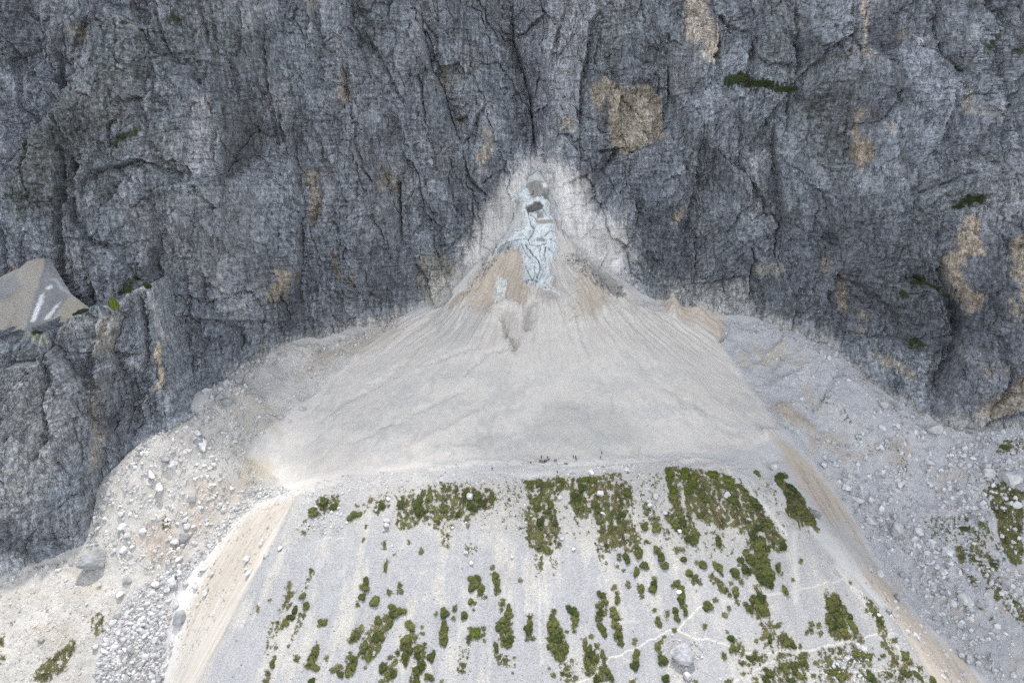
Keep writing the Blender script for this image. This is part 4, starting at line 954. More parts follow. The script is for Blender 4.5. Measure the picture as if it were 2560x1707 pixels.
for pts, dep, w_ in [([(420, 480), (520, 600), (560, 760)], 5, 90), ([(900, 330), (920, 480), (900, 650)], 6, 90), ([(1600, 60), (1580, 160)], 6, 60), ([(1850, 330), (1880, 480), (1850, 620)], 5, 70), ([(200, 250), (100, 420), (70, 560)], 8, 50), ([(2250, 300), (2200, 500)], 5, 90), ([(2450, 300), (2460, 450)], 5, 60), ([(1170, 100), (1230, 300)], 5, 40)]:
    sel, d, sg, tt = line_dist(WU, WV, pts, w_ * 2.2)
    DW[sel] += dep * np.exp(-(d / w_) ** 2)
# the gully above the ice and the smooth bowl it has polished
bowl = poly_mask(WU, WV, [(1150, 660), (1200, 520), (1290, 440), (1340, 400), (1400, 440), (1520, 520), (1580, 640), (1640, 740), (1420, 620), (1300, 640)], 40)
DW = DW * (1 - .45 * bowl)
DW[kk + 4:] *= 2.0
# push back any rock that would stand in front of its own foot on the scree
gzw = ground_z(A, WY)
nearfoot = sst(18, 2, B - gzw)
DW = DW * (1 - .55 * nearfoot) - .8 * nearfoot
YW = WY - DW

# ---- colours of the wall
def rock_colour(a, b, U_, V_):
    n = fbm(a / 30, b / 45, 131, 4); m_ = fbm(a / 6, b / 16, 132, 4); s1 = fbm(a / 1.6, b / 17, 133, 4); bd = fbm(a / 22, (b - (.02 + .26 * sst(1500, 2100, U_)) * a) / 1.5, 134, 4)
    c = C3(.196, .214, .238) + np.zeros(a.shape + (3,))
    c = mixc(c, C3(.265, .272, .295), sst(-.1, .6, n) * .7)
    c = mixc(c, C3(.150, .157, .182), sst(.0, .6, -n) * .7)
    c = c * (1 + .26 * m_ + .15 * s1 + .20 * bd)[..., None]
    c = c * (1 - .30 * sst(.05, .5, fbm(a / 1.3, b / 26, 135, 4) + .5 * fbm(a / 30, b / 30, 136, 2)))[..., None]
    return c


qu = WU + 14 * fbm(A / 7, B / 16, 141, 4) + 7 * fbm(A / 1.2, B / 5, 142, 3)
qv = WV + 16 * fbm(A / 5, B / 22, 143, 4) + 12 * fbm(A / 1.0, B / 9, 144, 3)
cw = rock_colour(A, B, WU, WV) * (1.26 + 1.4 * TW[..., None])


def wp_(pts, c, st, f=8, tex=None):
    global cw
    m = poly_mask(qu, qv, pts, f) * st
    if tex is not None:
        m = m * tex
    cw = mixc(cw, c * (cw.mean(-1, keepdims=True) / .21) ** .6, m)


vs = sst(-.45, .35, fbm(A / 1.5, B / 14, 145, 4) + .4)
PALE = C3(.40, .40, .40); OCH = C3(.345, .305, .250); OCH2 = C3(.40, .365, .32); DARK_ROCK = C3(.112, .122, .142); BLU = C3(.27, .29, .335)
# broad tones
wp_([(-400, 60), (60, 200), (95, 290), (40, 420), (20, 620), (-400, 620)], BLU * 1.02, .7, 30)  # bluish haze over the farther left bay, painted into these two tones
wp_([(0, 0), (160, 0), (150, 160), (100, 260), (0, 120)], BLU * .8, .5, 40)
wp_([(1370, 0), (1500, 0), (1465, 90), (1445, 200), (1445, 300), (1400, 330), (1360, 180)], C3(.33, .34, .365), .8, 30)
wp_([(1230, 0), (1360, 0), (1360, 200), (1390, 300), (1340, 330), (1300, 160)], C3(.24, .245, .28), .5, 30)
wp_([(480, 245), (535, 238), (545, 330), (518, 440), (452, 440), (476, 330)], C3(.38, .385, .41), .85, 8)
wp_([(600, 10), (650, 10), (650, 60), (640, 90), (600, 90)], C3(.33, .34, .36), .6, 14)
wp_([(1900, 560), (2600, 560), (2600, 900), (2200, 870), (1900, 770), (1820, 640)], DARK_ROCK, .75, 60)
wp_([(2350, 860), (2600, 860), (2600, 1060), (2350, 1060)], DARK_ROCK * 1.15, .5, 50)
wp_([(480, 760), (900, 780), (900, 860), (700, 870), (560, 950), (420, 930)], DARK_ROCK * 1.2, .6, 40)
wp_([(860, 560), (1100, 520), (1060, 700), (900, 760), (700, 720)], DARK_ROCK * 1.45, .45, 60)
wp_([(1500, 430), (1700, 400), (1760, 620), (1660, 690), (1560, 600)], DARK_ROCK * 1.35, .6, 50)
wp_([(2230, 200), (2300, 80), (2390, 150), (2450, 260), (2440, 420), (2300, 420), (2200, 380)], BLU * 1.1, .6, 30)
wp_([(2270, 100), (2330, 75), (2345, 95), (2290, 115)], C3(.40, .41, .43), .8, 8)
wp_([(1850, 380), (1950, 360), (1945, 400), (1870, 420)], C3(.35, .36, .39), .7, 10)
wp_([(225, 150), (300, 140), (300, 300), (235, 380), (170, 520), (60, 560), (30, 480), (90, 330)], C3(.125, .135, .138), .55, 30, .35 + .65 * vs)
wp_([(300, 200), (460, 330), (440, 450), (330, 430), (250, 500), (200, 560), (180, 480), (260, 360)], C3(.145, .155, .16), .45, 24, .3 + .7 * vs)
wp_([(560, 240), (640, 260), (640, 400), (560, 450), (540, 430)], C3(.125, .135, .14), .6, 12)
wp_([(2010, 250), (2160, 150), (2190, 420), (2050, 470), (2000, 420)], C3(.13, .137, .145), .45, 26, .3 + .7 * vs)
wp_([(1040, 120), (1100, 250), (1150, 370), (1120, 380), (1050, 260)], C3(.13, .14, .155), .5, 16)
wp_([(2170, 30), (2250, 40), (2250, 110), (2190, 140)], C3(.10, .105, .125), .7, 10)
wp_([(860, 330), (1000, 380), (1080, 500), (1000, 560), (880, 520)], C3(.235, .245, .265), .5, 40)
wp_([(400, 470), (640, 470), (660, 620), (560, 700), (420, 680)], C3(.225, .235, .25), .55, 30)
wp_([(900, 150), (1040, 100), (1060, 240), (1000, 330), (880, 300)], C3(.235, .245, .27), .5, 40)
# polished pale halo round the ice
haloc = C3(.54, .53, .515)
wp_([(1320, 400), (1400, 410), (1470, 440), (1480, 520), (1560, 560), (1580, 640), (1540, 690), (1640, 760), (1560, 760), (1440, 640), (1380, 560), (1370, 440)], haloc, .9, 34, .7 + .3 * vs)
wp_([(1340, 400), (1260, 440), (1230, 500), (1190, 560), (1150, 660), (1080, 750), (1000, 800), (1090, 790), (1200, 670), (1290, 590), (1310, 500)], haloc, .9, 26, .7 + .3 * vs)
wp_([(1650, 700), (1790, 705), (1880, 700), (1885, 780), (1830, 795), (1720, 770)], C3(.36, .37, .37), .8, 16)
wp_([(1880, 790), (2010, 800), (2110, 860), (2060, 890), (1960, 840), (1850, 830)], C3(.38, .39, .40), .6, 16)
wp_([(840, 810), (1000, 780), (1090, 770), (1000, 810), (860, 850)], C3(.30, .29, .27), .7, 8)
wp_([(1060, 640), (1100, 620), (1150, 690), (1090, 740)], C3(.30, .28, .22), .5, 14)
# ochre and buff faces where slabs have fallen away
for pts, c, st in [
    ([(1471, 219), (1508, 190), (1534, 205), (1585, 219), (1618, 205), (1662, 241), (1669, 329), (1640, 360), (1556, 388), (1537, 366), (1515, 366), (1523, 329), (1504, 311), (1501, 274), (1479, 256)], OCH, .95),
    ([(1560, 240), (1640, 250), (1660, 320), (1580, 370)], OCH2 * .95, .5),
    ([(1700, -20), (1766, -20), (1769, 55), (1791, 73), (1799, 121), (1791, 157), (1769, 164), (1755, 146), (1751, 113), (1722, 99), (1707, 55)], C3(.47, .42, .37), .95),
    ([(2163, -20), (2177, -20), (2174, 100), (2176, 140), (2153, 142), (2160, 90), (2158, 30)], C3(.50, .44, .38), .95),
    ([(2150, 265), (2163, 270), (2156, 330), (2162, 352), (2184, 360), (2178, 400), (2155, 428), (2143, 390), (2148, 330)], C3(.40, .34, .27), .95),
    ([(2205, 303), (2222, 305), (2224, 327), (2208, 327)], OCH2, .9), ([(2420, 215), (2440, 230), (2450, 290), (2420, 280)], OCH2 * .9, .7), ([(2450, 260), (2510, 265), (2480, 300), (2450, 290)], OCH2 * .85, .4),
    ([(2421, 545), (2460, 550), (2451, 627), (2421, 641), (2414, 682), (2425, 723), (2458, 735), (2453, 771), (2421, 792), (2403, 760), (2381, 690), (2377, 664), (2403, 634), (2399, 604)], C3(.43, .37, .30), .95),
    ([(2540, 590), (2640, 580), (2640, 840), (2530, 815), (2545, 760), (2533, 680)], C3(.40, .35, .28), .85), ([(2490, 735), (2530, 740), (2540, 780), (2500, 785)], OCH2, .8), ([(2490, 640), (2505, 640), (2500, 675), (2488, 670)], OCH2, .7), ([(2500, 690), (2512, 692), (2508, 712), (2498, 708)], PALE, .8),
    ([(2430, 955), (2452, 990), (2514, 985), (2520, 950), (2600, 915), (2600, 985), (2507, 1032), (2477, 1043), (2414, 1040), (2448, 1010)], OCH, .9), ([(2420, 1045), (2480, 1045), (2460, 1065), (2410, 1068)], OCH * .8, .6),
    ([(2180, 900), (2240, 893), (2285, 925), (2285, 960), (2240, 925)], OCH * .95, .75), ([(2315, 895), (2330, 897), (2326, 918), (2316, 915)], OCH2, .8), ([(2450, 905), (2475, 905), (2470, 935), (2452, 930)], OCH2 * .9, .6), ([(2500, 900), (2516, 903), (2510, 930), (2498, 925)], OCH2 * .9, .6),
    ([(2096, 695), (2110, 690), (2134, 740), (2134, 795), (2115, 792), (2098, 740)], OCH * .95, .8), ([(2150, 775), (2185, 780), (2180, 810), (2160, 810)], OCH * .9, .6), ([(2050, 645), (2072, 650), (2068, 685), (2054, 680)], OCH * .95, .6), ([(2150, 820), (2185, 825), (2175, 850), (2150, 845)], OCH * .9, .5),
    ([(1883, 665), (1910, 660), (1945, 655), (1950, 680), (1900, 690)], C3(.38, .37, .33), .6),
    ([(699, 672), (735, 684), (727, 710), (703, 747), (677, 751), (668, 719), (696, 717)], OCH * .95, .95), ([(715, 690), (740, 680), (738, 735), (718, 750)], OCH * .75, .7), ([(829, 632), (848, 628), (852, 692), (833, 692)], OCH * .85, .8), ([(753, 431), (795, 433), (792, 563), (760, 548)], OCH * .85, .75),
    ([(808, 219), (817, 222), (815, 262), (806, 256)], OCH2 * .9, .8), ([(854, 175), (866, 190), (878, 252), (855, 265)], OCH2 * .9, .9), ([(771, -10), (792, 5), (789, 42), (777, 22)], OCH2, .85),
    ([(1099, 157), (1124, 183), (1117, 210), (1097, 214)], OCH * .9, .8), ([(1190, 377), (1230, 373), (1216, 412), (1199, 402)], OCH * 1.1, .9), ([(1196, 318), (1234, 329), (1234, 372), (1205, 370)], OCH * .85, .6), ([(1200, 410), (1222, 410), (1220, 445), (1196, 445)], PALE * .9, .7),
    ([(1400, 300), (1433, 294), (1438, 326), (1420, 332)], OCH * 1.05, .8), ([(1120, 300), (1155, 240), (1165, 290), (1150, 330)], OCH * .6, .4), ([(955, 431), (995, 439), (993, 478), (950, 470)], OCH * .85, .75), ([(985, 438), (996, 440), (994, 452), (984, 449)], PALE * 1.2, .9),
    ([(183, 66), (222, 73), (218, 125), (204, 112)], OCH2 * .8, .7), ([(178, 135), (190, 130), (186, 150), (176, 152)], PALE, .7),
    ([(34, 655), (68, 665), (70, 702), (36, 700)], OCH * .8, .8), ([(1675, 527), (1710, 520), (1692, 550), (1666, 554)], OCH * 1.1, .9), ([(1040, 660), (1075, 640), (1060, 720), (1030, 740)], OCH * .7, .5), ([(865, 680), (905, 680), (900, 705), (862, 705)], OCH * .9, .5),
    ([(2240, 70), (2280, 70), (2275, 100), (2250, 100)], OCH2 * .8, .5), ([(2010, 45), (2030, 50), (2020, 65), (2008, 60)], PALE, .7), ([(1160, 20), (1185, 10), (1175, 60)], PALE * .8, .3), ([(1060, 700), (1120, 690), (1090, 760), (1050, 770)], C3(.36, .35, .31), .6),
]:
    wp_(pts, c, st, 5, .55 + .45 * vs)
# darker patches under overhangs, in the arch and along the gully
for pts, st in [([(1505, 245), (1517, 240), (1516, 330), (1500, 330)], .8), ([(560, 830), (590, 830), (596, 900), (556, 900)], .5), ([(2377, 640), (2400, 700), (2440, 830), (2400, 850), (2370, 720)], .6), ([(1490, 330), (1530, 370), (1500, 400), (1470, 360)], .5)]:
    wp_(pts, DARK_ROCK * .8, st, 6)
# grass on ledges
GRN = C3(.055, .068, .038)
speck = sst(-.05, .35, fbm(A / 2.6, B / 2.0, 151, 4))
for pts, st, f, strong in [
    ([(1818, 185), (1850, 178), (1890, 195), (1960, 208), (1997, 215), (1980, 240), (1930, 232), (1880, 222), (1812, 215)], .95, 4, 1),
    ([(2069, 105), (2125, 120), (2118, 157), (2085, 150)], .8, 8, 0), ([(2100, 120), (2155, 70), (2160, 110), (2060, 170), (2040, 160)], .5, 12, 0), ([(2100, 250), (2150, 300), (2140, 430), (2050, 440), (2010, 280), (2060, 170)], .5, 20, 0),
    ([(2442, 110), (2504, 88), (2508, 100), (2464, 140)], .85, 6, 1), ([(2525, 122), (2570, 118), (2560, 135), (2528, 135)], .8, 5, 1), ([(300, 40), (660, 50), (640, 160), (500, 140), (360, 220), (250, 150)], .55, 30, 0),
    ([(255, 50), (345, 55), (330, 80), (270, 80)], .7, 10, 0), ([(425, 40), (460, 50), (450, 68), (420, 62)], .9, 6, 1), ([(515, -10), (555, -10), (560, 50), (520, 60)], .75, 10, 0),
    ([(219, 230), (300, 160), (300, 300), (200, 400), (160, 500), (60, 540), (40, 420), (90, 330)], .6, 24, 0), ([(295, 350), (325, 335), (350, 312), (355, 330), (310, 375), (295, 368)], .95, 5, 1), ([(75, 470), (125, 465), (120, 492), (70, 490)], .7, 10, 0), ([(290, 160), (320, 150), (310, 200), (285, 205)], .7, 10, 0),
    ([(380, 330), (450, 330), (445, 440), (400, 450)], .4, 14, 0), ([(1508, 22), (1620, -10), (1610, 60), (1560, 120), (1530, 185), (1480, 180), (1475, 90)], .5, 22, 0), ([(1940, 60), (2000, 60), (1990, 180), (1900, 190), (1870, 120)], .3, 24, 0), ([(1780, 400), (1850, 400), (1840, 450), (1790, 450)], .4, 16, 0),
    ([(2400, 500), (2440, 482), (2475, 482), (2455, 508), (2400, 528), (2380, 520)], .95, 5, 1), ([(2360, 500), (2560, 440), (2560, 500), (2380, 530)], .3, 20, 0), ([(2160, 700), (2380, 690), (2390, 760), (2220, 800)], .3, 24, 0), ([(2245, 722), (2270, 720), (2262, 738), (2240, 738)], .95, 4, 1), ([(2275, 700), (2310, 698), (2350, 715), (2375, 742), (2350, 735), (2300, 712)], .95, 4, 1), ([(2270, 842), (2300, 845), (2290, 865), (2270, 862)], .95, 4, 1),
    ([(1000, 100), (1100, 60), (1130, 300), (1080, 200)], .2, 20, 0), ([(930, 30), (970, 100), (950, 160), (900, 130)], .3, 24, 0), ([(2060, 590), (2120, 580), (2110, 620), (2060, 620)], .3, 14, 0), ([(310, 720), (325, 705), (345, 680), (360, 690), (330, 720), (312, 738)], .9, 4, 1)]:
    m = poly_mask(qu, qv, pts, f) * st * (1 if strong else speck)
    cw = mixc(cw, GRN * (.9 if strong else 1.15), m)
dust = sst(1, 0, (B - gzw) / (7 + 9 * fbm(A / 8, B / 60, 146, 4))) * sst(-.5, .3, fbm(A / 3, B / 2.2, 147, 4) + .3) * (WU > 560) * (B < 100)
cw = mixc(cw, C3(.38, .375, .365), np.clip(dust, 0, 1) * .8)
cw = np.clip(cw, .03, .75)
pol = .75 * np.clip(np.maximum(poly_mask(qu, qv, [(1320, 400), (1400, 410), (1470, 440), (1480, 520), (1560, 560), (1580, 640), (1540, 690), (1640, 760), (1560, 760), (1440, 640), (1380, 560), (1370, 440)], 34), poly_mask(qu, qv, [(1340, 400), (1260, 440), (1230, 500), (1190, 560), (1150, 660), (1080, 750), (1000, 800), (1090, 790), (1200, 670), (1290, 590), (1310, 500)], 26)), 0, 1)
PW = np.stack([A, YW, B], -1).reshape(-1, 3)
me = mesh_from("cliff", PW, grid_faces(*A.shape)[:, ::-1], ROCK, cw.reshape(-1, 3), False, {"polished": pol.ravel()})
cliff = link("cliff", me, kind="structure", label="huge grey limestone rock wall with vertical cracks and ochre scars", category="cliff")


def wall_y(x, z):
    return bilerp(WX, WZ[:kk], YW[:kk], np.asarray(x, float), np.asarray(z, float))


def cast(px, py):
    """first meeting of a line of sight with the ground, the buttress or the wall"""
    G = cast_ground(px, py)
    R = ray(px, py); n = len(R)
    hit = np.full(n, 1e9); prev = np.ones(n) * 50; t = 300.0
    while t < 640:
        P = R * t
        dy = wall_y(P[:, 0], P[:, 2]) - P[:, 1]
        new = (hit > 1e8) & (dy < 0)
        hit[new] = t - 1.0 + prev[new] / (prev[new] - dy[new] + 1e-9)
        prev = dy; t += 1.0
    Wp = R * np.where(hit > 1e8, 640, hit)[:, None]
    use = (hit < 1e8) & (np.linalg.norm(Wp, axis=1) < np.linalg.norm(G, axis=1))
    return np.where(use[:, None], Wp, G), use


# ---------------------------------------------------------------- the buttress standing in front of the wall on the left
bt_foot = [(-700, 1560, 250), (-300, 1510, 268), (0, 1432, 290), (85, 1405, 295), (160, 1385, 300), (215, 1368, 305), (235, 1290, 315), (250, 1205, 325), (300, 1135, 334), (370, 1083, 339), (430, 1050, 343), (480, 1038, 349), (520, 1015, 362)]
bt_top = [(-700, 860, 300), (-300, 850, 312), (0, 852, 324), (26, 853, 325), (37, 866, 326), (52, 852, 327), (66, 826, 330), (112, 836, 333), (133, 852, 336), (142, 868, 338), (150, 826, 340), (168, 802, 343), (190, 788, 345), (212, 784, 347), (228, 766, 350), (292, 764, 352), (306, 744, 354), (322, 728, 356), (342, 721, 358), (368, 714, 360), (378, 745, 362), (390, 790, 363), (410, 850, 364), (440, 930, 364), (480, 1000, 364), (520, 1020, 366)]
sN = 860
sp = np.concatenate([np.linspace(-700, -60, 80)[:-1], np.linspace(-60, 520, sN - 79)])
ft = np.array(bt_foot); tp = np.array(bt_top)
fpy = np.interp(sp, ft[:, 0], ft[:, 1]); fy = np.interp(sp, ft[:, 0], ft[:, 2])
# ragged skyline
tj = 5 * fbm(sp / 16, sp * 0, 161, 4) + 2 * fbm(sp / 4, sp * 0, 162, 3)
tpy = np.interp(sp, tp[:, 0], tp[:, 1]) + tj; ty = np.interp(sp, tp[:, 0], tp[:, 2])
Ff = at(sp, fpy, fy); Tt = at(sp, tpy, ty)
tv = np.concatenate([np.linspace(-.12, 0, 12)[:-1], np.linspace(0, 1, 470)])
Pb = Ff[None] * (1 - tv[:, None, None]) + Tt[None] * tv[:, None, None]
bulge = np.clip(tv, 0, 1)
Pb[..., 1] -= (6 * np.sin(bulge * np.pi))[:, None]
lt = np.linspace(0, 1, 60)[1:]
L = Tt[None] + np.stack([0 * lt, lt * 30, lt * 5 - 3.0 * np.sin(lt * np.pi * .5)], -1)[:, None, :]
Pb = np.concatenate([Pb, L], 0)
BU, BV = proj(Pb[..., 0], Pb[..., 1], Pb[..., 2])
af = Pb[..., 0]; bf = Pb[..., 2] + .7 * (Pb[..., 1] - 330) * 0
tvv = np.concatenate([tv, 1 + lt])[:, None] + 0 * BU
DB, TB = rock_relief(af + 1000, bf + np.clip(tvv - 1, 0, 1) * 30, BU, BV, .85, poly_mask(BU, BV, [(100, 850), (420, 830), (430, 950), (200, 1000), (-50, 1000)], 40))
b_feat = [
    ([(276, 765), (278, 790), (276, 837), (263, 882), (272, 922), (266, 967), (276, 1004), (274, 1070), (287, 1135)], 2.5, 30, 4.5), ([(245, 790), (255, 850), (256, 900), (258, 960)], -3.2, 26, 1.5),
    ([(327, 720), (329, 782), (331, 885), (325, 960)], 2, 30, 4), ([(140, 852), (163, 893), (192, 948), (211, 1000)], 3, 40, 3), ([(236, 1130), (239, 1167), (254, 1203)], 2, 20, 4),
    ([(370, 720), (385, 800), (405, 870), (430, 960)], 2.5, 24, 1), ([(150, 930), (130, 1000), (150, 1070), (110, 1150)], -2.4, 40, 2), ([(0, 940), (60, 900), (120, 900)], 2, 30, 2.4), ([(60, 850), (40, 930), (0, 960)], -1.6, 30, 1.6),
    ([(25, 1240), (60, 1320), (90, 1400)], -2, 30, 1.5), ([(300, 960), (305, 1040), (300, 1100)], 1, 20, 2.4), ([(205, 880), (290, 890), (330, 900)], -1, 20, 1.5), ([(420, 860), (425, 940), (432, 1010)], 1.2, 20, 3), ([(170, 1020), (190, 1120), (180, 1200)], 2.2, 40, 2.4), ([(360, 1010), (365, 1060)], 1, 16, 2),
]
jx = 2.6 * fbm(af / 2.2, bf / 3, 163, 3); jy = 2.6 * fbm(af / 2.2, bf / 3, 164, 3)
for pts, st, reach, ck in b_feat:
    sel, d, sg, tt = line_dist(BU + jx, BV + jy, pts, max(reach * 2, 20))
    ends = np.clip(np.minimum(tt, 1 - tt) * 5 + .15, 0, 1)
    DB[sel] += 2.2 * (st * np.tanh(d * sg / 2.2) * np.exp(-d / reach) - ck * np.exp(-(d / 2.8) ** 2)) * ends
taper = sst(1.0, .93, tvv)
DB = DB * (.25 + .75 * taper) * (.3 + .7 * sst(-.02, .08, tvv))
Pb[..., 1] -= DB * sst(1.9, 1.0, tvv)
Pb[..., 2] += DB * .25 * sst(.9, 1.1, tvv)
cw = rock_colour(af + 1000, bf, BU, BV) * (1.32 + TB[..., None])
qu = BU + 8 * fbm(af / 5, bf / 9, 171, 4) + 4 * fbm(af / 1.2, bf / 3, 172, 3); qv = BV + 9 * fbm(af / 5, bf / 12, 173, 4) + 6 * fbm(af / 1.0, bf / 5, 174, 3)
wp_([(-500, 900), (60, 920), (180, 960), (205, 1050), (150, 1200), (60, 1280), (-500, 1400)], C3(.37, .375, .38), .8, 40, sst(-.5, .1, fbm(af / 2.2, bf / 2.6, 175, 4) + .05))  # sunlit lower-left facets painted paler than the rest of the rock
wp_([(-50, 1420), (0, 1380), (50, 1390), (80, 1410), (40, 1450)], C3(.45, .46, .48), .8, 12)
wp_([(62, 826), (112, 832), (135, 850), (120, 860), (70, 845)], C3(.34, .36, .28), .6, 5)
wp_([(345, 720), (372, 716), (395, 800), (402, 860), (385, 850), (365, 770)], C3(.42, .42, .43), .75, 8)
wp_([(150, 820), (200, 785), (225, 800), (190, 830)], C3(.36, .37, .37), .6, 8)
wp_([(374, 865), (392, 861), (393, 967), (376, 985), (379, 911), (362, 904)], C3(.50, .44, .34), .95, 4)
wp_([(355, 900), (375, 890), (372, 930), (356, 925)], C3(.44, .40, .34), .8, 4)
wp_([(225, 950), (265, 930), (262, 1100), (230, 1130), (222, 1040)], OCH * .85, .6, 10, .5 + .5 * sst(-.3, .4, fbm(af / 1.4, bf / 10, 176, 3)))
wp_([(255, 790), (276, 790), (270, 880), (262, 890), (256, 850)], C3(.30, .28, .24), .7, 5)
wp_([(215, 1110), (236, 1115), (234, 1180), (215, 1180)], OCH * .95, .6, 6)
for pts, st in [([(410 * .37, 850), (190, 790), (240, 770), (240, 790), (200, 800), (160, 850)], .8), ([(50, 1150), (100, 1130), (60, 1250), (20, 1250)], .3), ([(0, 880), (60, 860), (130, 880), (60, 920)], .35)]:
    cw = mixc(cw, GRN, poly_mask(qu, qv, pts, 6) * st * sst(-.3, .3, fbm(af / 1.8, bf / 1.8, 177, 3)))
cw = np.clip(cw, .03, .75)
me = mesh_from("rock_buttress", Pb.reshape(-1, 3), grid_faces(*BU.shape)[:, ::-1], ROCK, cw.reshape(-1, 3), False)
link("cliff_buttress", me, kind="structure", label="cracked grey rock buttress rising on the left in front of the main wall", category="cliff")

# ---------------------------------------------------------------- hanging scree in the pocket behind the buttress
hp = [(-400, 860, 318), (0, 858, 327), (60, 850, 331), (130, 868, 339), (150, 840, 343), (215, 790, 352), (240, 775, 356), (300, 775, 362), (95, 634, 410), (120, 640, 408), (60, 700, 386), (30, 690, 392), (0, 745, 368), (100, 760, 366),
      (170, 735, 378), (200, 760, 368), (115, 645, 404), (176, 742, 374), (150, 690, 392), (-200, 720, 380), (-400, 700, 380), (-100, 700, 392), (230, 745, 376), (20, 735, 378), (-30, 690, 402), (330, 740, 378)]
hq = [at(*p) for p in hp]
HF = RBF(np.array([q[:2] for q in hq]), np.array([q[2] for q in hq]))
hx = np.arange(-420, -190, .5); hy = np.arange(318, 425, .5)
HX, HY = np.meshgrid(hx, hy)
cx_ = np.arange(-424, -185, 3.0); cy_ = np.arange(314, 430, 3.0); q1, q2 = np.meshgrid(cx_, cy_)
HZ = bilerp(cx_, cy_, blur(HF(q1, q2), 1), HX, HY)
hr = fbm((HX * .5 + HY * .2) / 3.5, (HY * .9 - HX * .3) / 30, 181, 4)
HZ = HZ + .8 * hr + .3 * fbm(HX / 1.5, HY / 1.5, 182, 4)
o2 = np.argsort(Tt[:, 0])
lip = np.interp(HX, Tt[o2, 0], Tt[o2, 1]) + 1.0
HZ = HZ - np.clip(lip - HY, 0, 8) * 4 - np.clip(HX - at(225, 775, 356)[0] + (HY - 356) * .1, 0, 8) * 3
HU, HV = proj(HX, HY, HZ)
hu = HU + 3 * fbm(HX / 3, HY / 3, 183, 3); hv = HV + 3 * fbm(HX / 3, HY / 3, 184, 3)
hc = mixc(C3(.36, .345, .325) + np.zeros(HX.shape + (3,)), C3(.39, .37, .335), sst(-.3, .4, hr))
for pts, c, st, f in [
    ([(0, 850), (0, 780), (60, 680), (90, 634), (110, 640), (108, 670), (80, 740), (40, 850)], C3(.38, .345, .30), .55, 14),
    ([(112, 650), (150, 645), (175, 690), (180, 735), (105, 825), (65, 822)], C3(.25, .255, .27), .95, 4),
    ([(100, 737), (110, 732), (96, 785), (84, 806), (76, 802), (88, 770)], C3(.72, .73, .75), 1, 2), ([(107, 738), (112, 742), (106, 762), (100, 762)], C3(.60, .61, .63), .8, 3),
    ([(138, 764), (152, 754), (122, 798), (108, 800)], C3(.70, .71, .73), 1, 2), ([(115, 717), (128, 711), (133, 718), (122, 724), (114, 722)], C3(.62, .68, .70), .95, 2),
    ([(168, 740), (215, 765), (165, 815), (130, 850), (105, 828), (150, 780)], C3(.36, .335, .28), .85, 4), ([(120, 698), (140, 695), (155, 715), (178, 735), (172, 738), (150, 722), (138, 705)], C3(.42, .44, .46), .8, 3),
    ([(-40, 700), (40, 690), (60, 720), (0, 760), (-40, 760)], C3(.27, .28, .29), .8, 6)]:
    hc = mixc(hc, c, poly_mask(hu, hv, pts, f) * st)
# keep only the part that lies on top of the buttress ledge and against the wall
hf = grid_faces(*HX.shape)
lowq = ((lip - HY > 5) | (poly_mask(HU, HV, [(-900, 700), (-60, 700), (0, 692), (50, 668), (95, 630), (125, 645), (180, 735), (224, 768), (205, 790), (160, 870), (130, 900), (-900, 1000)], 2) < .5)).ravel()
hf = hf[~lowq[hf].any(1)]
me = mesh_from("hanging_scree", np.stack([HX, HY, HZ], -1).reshape(-1, 3), hf, SCREE, hc.reshape(-1, 3), True, {"stony": np.full(HX.size, .9)})
link("scree_shelf", me, kind="structure", label="tan scree pile with two grey ice strips on the shelf behind the left buttress", category="scree")
# ---------------------------------------------------------------- ice left in the gully
def mat_ice():
    m, nt, b = new_mat("old_glacier_ice")
    n1 = mapped_noise(nt, (1, 1, 1), 0.9, 7, 0.7)
    finish(nt, b, attr_col(nt), ramp(nt, n1, 0.33, 0.67, 0.86, 1.12))
    b.inputs["Roughness"].default_value = 0.6
    b.inputs["Specular IOR Level"].default_value = 0.3
    bump(nt, b, n1, 0.7, 0.5)
    return m


ICE = mat_ice()


